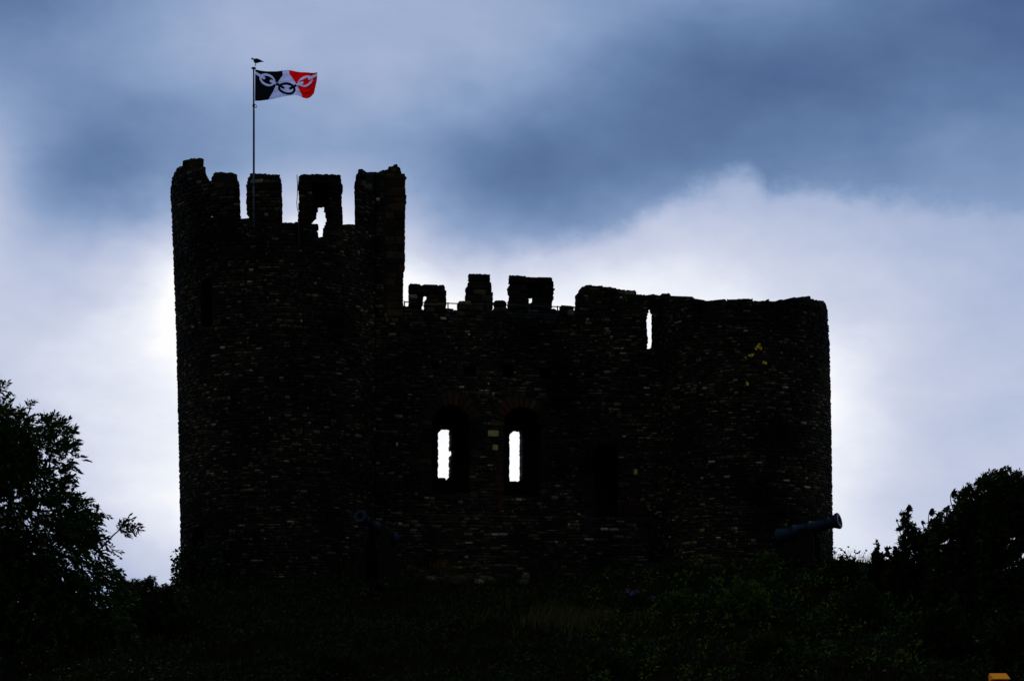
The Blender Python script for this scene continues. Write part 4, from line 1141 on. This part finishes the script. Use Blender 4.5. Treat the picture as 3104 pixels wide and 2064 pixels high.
# -- the ash at the left edge
LEFT = [(-330, 1420), (-200, 1250), (-80, 1195), (0, 1170), (14, 1184), (12, 1216), (45, 1230), (70, 1242), (92, 1236), (78, 1256), (105, 1258), (138, 1268), (160, 1288), (172, 1275), (205, 1276), (228, 1304), (246, 1335), (246, 1380), (222, 1398), (218, 1430), (232, 1455), (205, 1482), (232, 1506), (270, 1512), (296, 1528), (308, 1552), (294, 1585), (308, 1620), (292, 1650), (326, 1684), (358, 1716), (372, 1744), (410, 1775), (400, 1930), (-330, 1930)]
ash = tree('ash_tree', 'dark leafy tree with feathery compound leaves at the left edge', 'tree', [(x - 10, y) for x, y in LEFT], 78, 1.5, 4300, 'pinnate', M_LEAF_ASH, (40, 1900), 14, .20, None, .50, leaf=.165, seed=4, hs=.055)
INNER = [[(-330, 1640), (-100, 1610), (40, 1610), (130, 1650), (210, 1730), (270, 1790), (300, 1930), (-330, 1930)], [(-250, 1300), (-60, 1260), (0, 1270), (60, 1300), (95, 1350), (90, 1420), (50, 1470), (-40, 1500), (-250, 1500)], [(190, 1570), (235, 1560), (262, 1585), (250, 1620), (200, 1630)]]
for k_, (pl, n_) in enumerate(zip(INNER, (2300, 1100, 160))):
    P = fill(pl, n_, 78.6, .8, 0, .05, 30 + k_); d_ = unit(rng.normal(size=P.shape) + np.array([.3, -.3, .2]))
    V, F = pinnate(P, d_, rng.uniform(.28, .42, n_), .17, 5)
    mesh('inner_crown', V, F, M_LEAF_ASH, ash)
# sprays standing clear of its crown
def leafy_branch(root, pts, Y, ends, nleaf, leaf=.16, spread=25, up=.2):
    V, F = tube([at(x, y, Y) for x, y in pts], [.03 * (1 - .7 * i / (len(pts) - 1)) for i in range(len(pts))], 6)
    br = mesh('branch', V, F, M_BARK, root, smooth=True)
    for i in range(nleaf):
        c = pts[-1] if i % 2 else pts[-2]
        o = np.array([list(at(c[0] + random.uniform(-8, 8), c[1] + random.uniform(-8, 8), Y + random.uniform(-.15, .15)))])
        a = random.uniform(-.6, 1.9)
        d = unit(np.array([[math.cos(a), random.uniform(-.4, .4), math.sin(a) * .9]]))
        V, F = pinnate(o, d, [random.uniform(.22, .36)], leaf, 4)
        mesh('leaf', V, F, M_LEAF_ASH, br)
leafy_branch(ash, [(285, 1682), (318, 1648), (345, 1620), (362, 1606), (382, 1592)], 77.4, None, 26, .135)
leafy_branch(ash, [(292, 1672), (312, 1668), (328, 1664), (340, 1676)], 77.6, None, 4, .12)
leafy_branch(ash, [(190, 1350), (170, 1330), (185, 1305), (200, 1290)], 77.6, None, 8, .16)
leafy_branch(ash, [(60, 1260), (66, 1247), (76, 1237), (84, 1234)], 77.6, None, 3, .13)
leafy_branch(ash, [(-30, 1230), (-12, 1205), (0, 1188), (6, 1178)], 77.6, None, 8, .15)
# -- bushes between the ash and the tower
for (poly, Y, n, lab, seed) in [
    ([(355, 1880), (350, 1770), (372, 1752), (395, 1768), (410, 1757), (432, 1768), (440, 1800), (436, 1880)], 90, 1100, 'low feathery bush beside the left tree', 5),
    ([(420, 1890), (425, 1800), (436, 1772), (452, 1752), (468, 1754), (472, 1780), (490, 1800), (492, 1890)], 91, 900, 'low pointed bush between its neighbours and the tall tower', 6),
    ([(478, 1890), (480, 1800), (490, 1782), (508, 1770), (520, 1778), (538, 1792), (556, 1790), (565, 1890)], 92, 900, 'low bush hard against the foot of the tall tower', 7)]:
    tree('bush', lab, 'bush', poly, Y, .7, n // 2, 'pinnate', M_LEAF_DARK, ((poly[0][0] + poly[-1][0]) / 2, 1880), 5, .05, 'bushes left of the tall tower', .25, leaf=.12, seed=seed, crown_name='foliage')
# -- ivy climbing the tower foot
iv = empty('ivy', tuple(at(560, 1800, 98.2)), 'dark ivy climbing the lower left edge of the tall tower', 'ivy')
def on_tower(px0, px1, py0, py1, n, surf, edge=None):
    th = np.array([surf.s_of(x, (py0 + py1) / 2) for x in np.linspace(px0, px1, 40)])
    s = np.interp(rng.uniform(0, 1, n), np.linspace(0, 1, 40), th)
    py = py0 + (py1 - py0) * rng.uniform(0, 1, n) ** .6
    z = (H0 - py) * K * 99
    P = surf.pos(s, z, -rng.uniform(.03, .35, n))
    nrm = np.stack([np.sin(s), -np.cos(s), 0 * s], -1)
    return P, nrm
P, nr = on_tower(546, 690, 1650, 1840, 3200, LD)
kp = (np.sin(P[:, 2] * 3.1 + P[:, 0] * 4) + np.sin(P[:, 0] * 2.3 - P[:, 2] * 1.7) + (11.2 - P[:, 2]) * 1.4) > 0
P, nr = P[kp], nr[kp]
V, F = leaf_quads(P, unit(nr * .6 + rng.normal(size=P.shape) * .5 + np.array([0, 0, -.4])), rng.uniform(.08, .15, len(P)), rng.uniform(.03, .05, len(P)), .2, 3, .8); mesh('foliage', V, F, M_LEAF_IVY, iv)
for i in range(6):
    s = LD.s_of(550 + i * 18, 1700); pts = [Vector(LD.pos(np.float64(s + .05 * math.sin(j * 1.7 + i)), np.float64(9.0 + j * .45), -.04).tolist()) for j in range(5 - i % 3)]
    V, F = tube(pts, [.03, .025, .02, .015, .01][:len(pts)], 6); mesh('stem', V, F, M_BARK, iv, smooth=True)
# -- windblown trees on the right
WIND = (.75, 0, -.05)
T_A = [(2962, 1560), (2958, 1490), (2968, 1462), (2982, 1436), (2996, 1440), (3006, 1478), (3010, 1440), (3026, 1430), (3040, 1452), (3046, 1480), (3052, 1444), (3074, 1446), (3090, 1456), (3104, 1442), (3180, 1430), (3260, 1520), (3260, 1960), (2960, 1960), (2940, 1740), (2950, 1610)]
T_B = [(2795, 1720), (2788, 1660), (2796, 1622), (2806, 1602), (2820, 1604), (2818, 1580), (2830, 1568), (2842, 1578), (2850, 1552), (2866, 1540), (2876, 1552), (2886, 1570), (2892, 1540), (2902, 1528), (2906, 1496), (2916, 1482), (2926, 1478), (2934, 1492), (2936, 1520), (2950, 1545), (2985, 1640), (2985, 1930), (2790, 1930)]
T_C = [(2722, 1760), (2720, 1680), (2724, 1640), (2722, 1600), (2732, 1590), (2726, 1556), (2740, 1552), (2752, 1566), (2752, 1590), (2768, 1598), (2784, 1614), (2802, 1632), (2810, 1700), (2800, 1780), (2740, 1800)]
tree('sycamore_tree', 'tallest windblown broadleaf tree, at the right edge', 'tree', T_A, 90, 1.6, 30000, 'lobed', M_LEAF_DARK, (3120, 1940), 14, .20, 'windblown trees on the right', .24, WIND, .14, seed=3)
tree('sycamore_tree', 'middle windblown broadleaf tree, lower than its right neighbour', 'tree', T_B, 91, 1.3, 13000, 'lobed', M_LEAF_DARK, (2890, 1930), 12, .16, 'windblown trees on the right', .22, WIND, .135, seed=8)
sap = tree('sapling', 'slim pointed sapling with its top leaf blown sideways, right of the castle', 'tree', T_C, 92, .5, 1500, 'lobed', M_LEAF_DARK, (2745, 1800), 8, .06, 'windblown trees on the right', .35, WIND, .14, seed=9, hs=.06)
def shoot(root, pts, Y, n, leaf):
    """a bare shoot with its leaves streaming from the tip"""
    V, F = tube([at(x, y, Y) for x, y in pts], [.018, .015, .012, .008][:len(pts)], 6); b_ = mesh('branch', V, F, M_BARK, root, smooth=True)
    for i in range(n):
        t_ = random.random(); a, c = pts[-2], pts[-1]
        o = np.array([list(at(a[0] + (c[0] - a[0]) * t_, a[1] + (c[1] - a[1]) * t_, Y + random.uniform(-.08, .08)))])
        V, F = leaf_quads(o, unit(np.array([[1, random.uniform(-.3, .3), random.uniform(-.55, .3)]])), [leaf * random.uniform(.8, 1.2)], [leaf * .22], .25, 3, .7)
        mesh('leaf', V, F, M_LEAF_DARK, b_)
shoot(sap, [(2738, 1600), (2738, 1565), (2745, 1545), (2751, 1534)], 92, 9, .22)
shoot(sap, [(2730, 1620), (2722, 1585), (2716, 1578), (2718, 1572)], 92, 3, .09)
treeB = bpy.data.objects['sycamore_tree.001']
shoot(treeB, [(2816, 1610), (2814, 1575), (2816, 1555), (2819, 1546)], 91, 9, .2)
shoot(treeB, [(2890, 1545), (2882, 1520), (2881, 1500), (2886, 1491)], 91, 9, .2)
shoot(treeB, [(2800, 1612), (2800, 1596), (2794, 1586), (2792, 1579)], 91, 7, .14)
treeA = bpy.data.objects['sycamore_tree']
shoot(treeA, [(2968, 1490), (2962, 1472), (2954, 1466), (2951, 1464)], 90, 4, .12)
# -- shrubs on the bank
def ground_hit(px, py):
    Y = np.linspace(60, 112, 1500)
    z = (H0 - py) * K * Y
    g_ = ground_z((px - CX) * K * Y, Y)
    i = np.flatnonzero(g_ >= z)
    return float(Y[i[0]]) if len(i) else 98.0
def shrub(name, label, cx, top, base, half, n, mat, group=None, leaf=.12, lobes=1, seed=1, stems=4, cat='shrub'):
    Y = ground_hit(cx, base)
    x = (cx - CX) * K * Y; gz = float(ground_z(x, Y)); h = zy(top, Y) - gz; w = half * K * Y
    root = empty(name, (x, Y, gz), label, cat, group)
    r = np.random.default_rng(seed)
    u = unit(r.normal(size=(n, 3))); u[:, 2] = np.abs(u[:, 2])
    lump = .78 + .22 * np.sin(u[:, 0] * 5 + seed) * np.sin(u[:, 2] * 6 + u[:, 1] * 4 + seed * 2) + .12 * np.sin(u[:, 0] * 13 + u[:, 2] * 11)
    rad = r.uniform(.45, 1.0, n) ** .45 * lump
    P = np.array([x, Y, gz - .05]) + u * rad[:, None] * np.array([w, w * .8, h])
    d = unit(u + r.normal(size=u.shape) * .6)
    V, F = leaf_quads(P, d, r.uniform(.7, 1.3, n) * leaf, r.uniform(.2, .32, n) * leaf, .2, lobes, .8)
    mesh('foliage', V, F, mat, root)
    for i in range(stems):
        a = 2 * PI * i / stems
        V, F = tube([(x + .05 * math.cos(a), Y + .05 * math.sin(a), gz - .1), (x + w * .2 * math.cos(a), Y + w * .2 * math.sin(a), gz + h * .4), (x + w * .45 * math.cos(a), Y + w * .4 * math.sin(a), gz + h * .75)], [.03, .02, .01], 6)
        mesh('stem', V, F, M_BARK, root, smooth=True)
    return root, (x, Y, gz, w, h)
SG = 'shrubs on the bank'
shrub('shrub', 'largest olive green rounded shrub on the bank below the right tower', 2250, 1738, 1878, 108, 4200, M_LEAF_BRIGHT, SG, .12, 1, 2)
shrub('shrub', 'smaller olive green shrub left of the largest one', 2062, 1775, 1850, 52, 1400, M_LEAF_BRIGHT, SG, .12, 1, 3)
shrub('shrub', 'leafy shrub below the right-hand cannon', 2330, 1655, 1730, 50, 1100, M_LEAF_BRIGHT, SG, .10, 1, 4)
shrub('shrub', 'dark shrub on the skyline just right of the right tower', 2560, 1680, 1770, 60, 1500, M_LEAF_DARK, SG, .12, 3, 5)
shrub('shrub', 'upright dark shrub on the skyline left of the sapling', 2665, 1640, 1790, 34, 1600, M_LEAF_DARK, SG, .13, 3, 6)
shrub('shrub', 'broad dark shrub at the foot of the sapling', 2725, 1622, 1830, 64, 2900, M_LEAF_DARK, SG, .13, 3, 7)
shrub('shrub', 'green shrub in the middle of the right bank', 2620, 1745, 1900, 85, 2600, M_LEAF_DARK, SG, .12, 1, 8)
shrub('shrub', 'low dark shrub under the right trees', 2860, 1800, 1990, 110, 3200, M_LEAF_DARK, SG, .13, 3, 9)
shrub('shrub', 'dark shrub low in the lower right corner', 3060, 1830, 2050, 120, 3200, M_LEAF_DARK, SG, .13, 3, 10)
shrub('shrub', 'shrub low down on the bank below the largest olive green one', 2330, 1900, 2010, 95, 2400, M_LEAF_DARK, SG, .12, 1, 11)
shrub('shrub', 'shrub at the bottom edge below the windows', 1850, 1960, 2060, 90, 2000, M_LEAF_DARK, SG, .12, 1, 12)
shrub('shrub', 'shrub near the bottom edge right of the marker post', 1020, 1950, 2050, 100, 2200, M_LEAF_DARK, SG, .12, 1, 13)
shrub('shrub', 'dark shrub under the left tree', 260, 1800, 1960, 130, 3200, M_LEAF_DARK, SG, .13, 1, 14)
shrub('shrub', 'dark shrub in the lower left corner', 60, 1850, 2040, 140, 3200, M_LEAF_DARK, SG, .13, 1, 15)
shrub('shrub', 'dark shrub left of the marker post below the tall tower', 560, 1830, 1930, 80, 2200, M_LEAF_DARK, SG, .12, 1, 16)
fl, (x, Y, gz, w, h) = shrub('flowering_shrub', 'low shrub with magenta flowers on the bank left of the olive green shrubs', 1930, 1785, 1842, 62, 1200, M_LEAF_DARK, None, .10, 1, 17)
for i in range(9):
    a = random.uniform(0, 2 * PI); e = random.uniform(.3, 1.2)
    c = np.array([[x + w * .95 * math.cos(a) * math.cos(e), Y - abs(w * .8 * math.sin(a) * math.cos(e)), gz + h * math.sin(e) * 1.02]])
    d = unit(np.array([[math.cos(k_ * PI / 3), -.5, math.sin(k_ * PI / 3)] for k_ in range(6)]))
    V, F = leaf_quads(np.repeat(c, 6, 0), d, np.full(6, .075), np.full(6, .026), -.2); mesh('flower', V, F, M_PUR, fl)
# -- yellow flowers rooted in the right tower's joints
for (px, py, n, lab) in [(2296, 1052, 6, 'topmost tuft of yellow flowers growing from the right tower'), (2271, 1085, 4, 'yellow flowers in the joints left of the middle of the right tower'), (2316, 1097, 2, 'single yellow bloom right of the other wall flowers'), (2263, 1160, 2, 'lowest yellow flowers growing on the right tower')]:
    s = RD.s_of(px, py); P0 = RD.pos(np.float64(s), np.float64(zy(py, 99.4)), -.03)
    r_ = empty('wallflower', tuple(P0.tolist()), lab, 'flower', 'yellow flowers on the right tower')
    nrm = np.array([math.sin(s), -math.cos(s), 0])
    for i in range(n):
        e = P0 + nrm * random.uniform(.10, .2) + np.array([random.uniform(-.16, .16) if n > 3 else random.uniform(-.06, .06), 0, random.uniform(-.10, .14) * (1 if n < 8 else .6)])
        V, F = tube([P0, (P0 + e) / 2 + np.array([0, 0, -.03]), e], .006, 5); mesh('stem', V, F, M_STEM, r_)
        d = unit(np.array([[math.cos(k_ * PI / 2.5), -.55, math.sin(k_ * PI / 2.5) + .3] for k_ in range(5)]))
        V, F = leaf_quads(np.repeat(e[None], 5, 0), d, np.full(5, .07), np.full(5, .028), -.1); mesh('bloom', V, F, M_YEL, r_)
    B = np.repeat(P0[None], 14, 0) + rng.normal(size=(14, 3)) * .05
    V, F = leaf_quads(B, unit(nrm + rng.normal(size=(14, 3)) * .6), np.full(14, .09), np.full(14, .012), .2); mesh('foliage', V, F, M_GRASS, r_)
# -- grasses
def blades(P, h, lean, w=.008):
    n = len(P)
    a = rng.uniform(0, 2 * PI, n)
    d = np.stack([np.cos(a) * lean + .15, np.sin(a) * lean, np.ones(n)], -1)
    s = np.stack([-np.sin(a), np.cos(a), 0 * a], -1) * w
    h = np.asarray(h).reshape(-1, 1)
    m_ = P + d * h * .55; e = P + d * h + np.stack([np.cos(a) * lean * .5 + .12, np.sin(a) * lean * .5, -.1 + 0 * a], -1) * h
    i = np.arange(n)
    V = np.concatenate([P - s, P + s, m_ + s * .8, m_ - s * .8, e + s * .1, e - s * .1])
    F = np.concatenate([np.stack([i, n + i, 2 * n + i, 3 * n + i], -1), np.stack([3 * n + i, 2 * n + i, 4 * n + i, 5 * n + i], -1)])
    return V, F
def on_ground(x, y): return np.stack([x, y, ground_z(x, y) - .02], -1)
n = 34000
x = rng.uniform(-20, 20, n); y = 76 + 23 * rng.uniform(0, 1, n) ** .8
kp = (np.sin(x * .8 + y * .5) + np.sin(x * .37 - y * 1.1 + 2) + rng.normal(size=n) * .7) > -.5
V, F = blades(on_ground(x[kp], y[kp]), rng.uniform(.12, .38, kp.sum()), .35, .011)
tag(mesh('grass', V, F, M_GRASS), 'rough dark grass covering the castle bank', 'grass', kind='stuff')
n = 46000
x = rng.uniform(-20, 20, n); y = 75 + 22.5 * rng.uniform(0, 1, n) ** .85
pxx = CX + x / (K * y)
kp = (np.sin(x * .9 - y * .6) + np.sin(x * .43 + y * .9) + rng.normal(size=n) * .6 + .4 * (np.abs(pxx - 1500) > 700)) > -.1
x, y = x[kp], y[kp]
P = on_ground(x, y); P[:, 2] += rng.uniform(0, .38, len(P)) * (1 + .5 * np.sin(x * 1.3) * np.sin(y * 1.7))
V, F = leaf_quads(P, unit(rng.normal(size=P.shape) * .7 + np.array([0, -.2, .3])), rng.uniform(.08, .2, len(P)), rng.uniform(.02, .05, len(P)), .2)
tag(mesh('undergrowth', V, F, M_LEAF_DARK), 'low dark leafy undergrowth over the castle bank', 'undergrowth', kind='stuff')
n = 9000
pxs = rng.uniform(1780, 2800, n); Ys = rng.uniform(79, 96.5, n)
kp = (np.sin(pxs * .021 + Ys * 1.9) + np.sin(pxs * .047 - Ys * .9 + 1) + np.sin(Ys * 2.7 + pxs * .009)) > 1.0 + rng.normal(size=n) * .35
pxs, Ys = pxs[kp], Ys[kp]
P = on_ground((pxs - CX) * K * Ys, Ys); P[:, 2] += rng.uniform(.08, .5, len(P))
V, F = leaf_quads(P, unit(rng.normal(size=P.shape) * .7 + np.array([0, -.2, .4])), rng.uniform(.09, .19, len(P)), rng.uniform(.022, .045, len(P)), .2)
tag(mesh('leafy_weeds', V, F, M_LEAF_BRIGHT), 'scattered olive green weeds on the right half of the bank', 'weeds', kind='stuff')
n = 5200
x = rng.normal(0, 1, n); pxs = rng.uniform(1350, 2050, n * 4); Ys = rng.uniform(86.5, 92.5, n * 4)
kp = (np.exp(-((pxs - 1730) / 150) ** 2 - ((Ys - 89.6) / 1.2) ** 2) + .25 * np.sin(pxs * .03 + Ys * 2) * np.sin(Ys * 3.1 - pxs * .011)) > rng.uniform(.15, 1.2, n * 4)
pxs, Ys = pxs[kp], Ys[kp]; n = len(pxs)
V, F = blades(on_ground((pxs - CX) * K * Ys, Ys), rng.uniform(.2, .5, n), .25, .008)
tag(mesh('dry_grass', V, F, M_DRY), 'patch of dry yellow grass on the bank below the windows', 'grass', kind='stuff')
Yt = ground_hit(1345, 1682)
n = 160
px_ = rng.normal(1340, 16, n); Ys = Yt + rng.normal(0, .12, n)
V, F = blades(on_ground((px_ - CX) * K * Ys, Ys), rng.uniform(.2, .55, n), .14, .007)
tag(mesh('grass_tuft', V, F, M_RUST), 'tall rust coloured grass tuft below the left window', 'grass tuft')
n = 60
px_ = rng.uniform(2555, 2660, n); Ys = rng.uniform(96.5, 98.5, n)
V, F = blades(on_ground((px_ - CX) * K * Ys, Ys), rng.uniform(.25, .6, n), .2, .006)
tag(mesh('grass_tuft', V, F, M_GRASS), 'thin tall grass stems against the sky right of the right tower', 'grass tuft')
n = 900
px_ = rng.uniform(1040, 1230, n); Ys = rng.uniform(96.0, 97.5, n)
V, F = blades(on_ground((px_ - CX) * K * Ys, Ys), rng.uniform(.2, .5, n), .25, .009)
tag(mesh('grass_tuft', V, F, M_GRASS), 'long grass around the left-hand cannon', 'grass tuft')
# big dark mass of distant foliage is simply the bank itself: no more is built
bpy.context.view_layer.update()
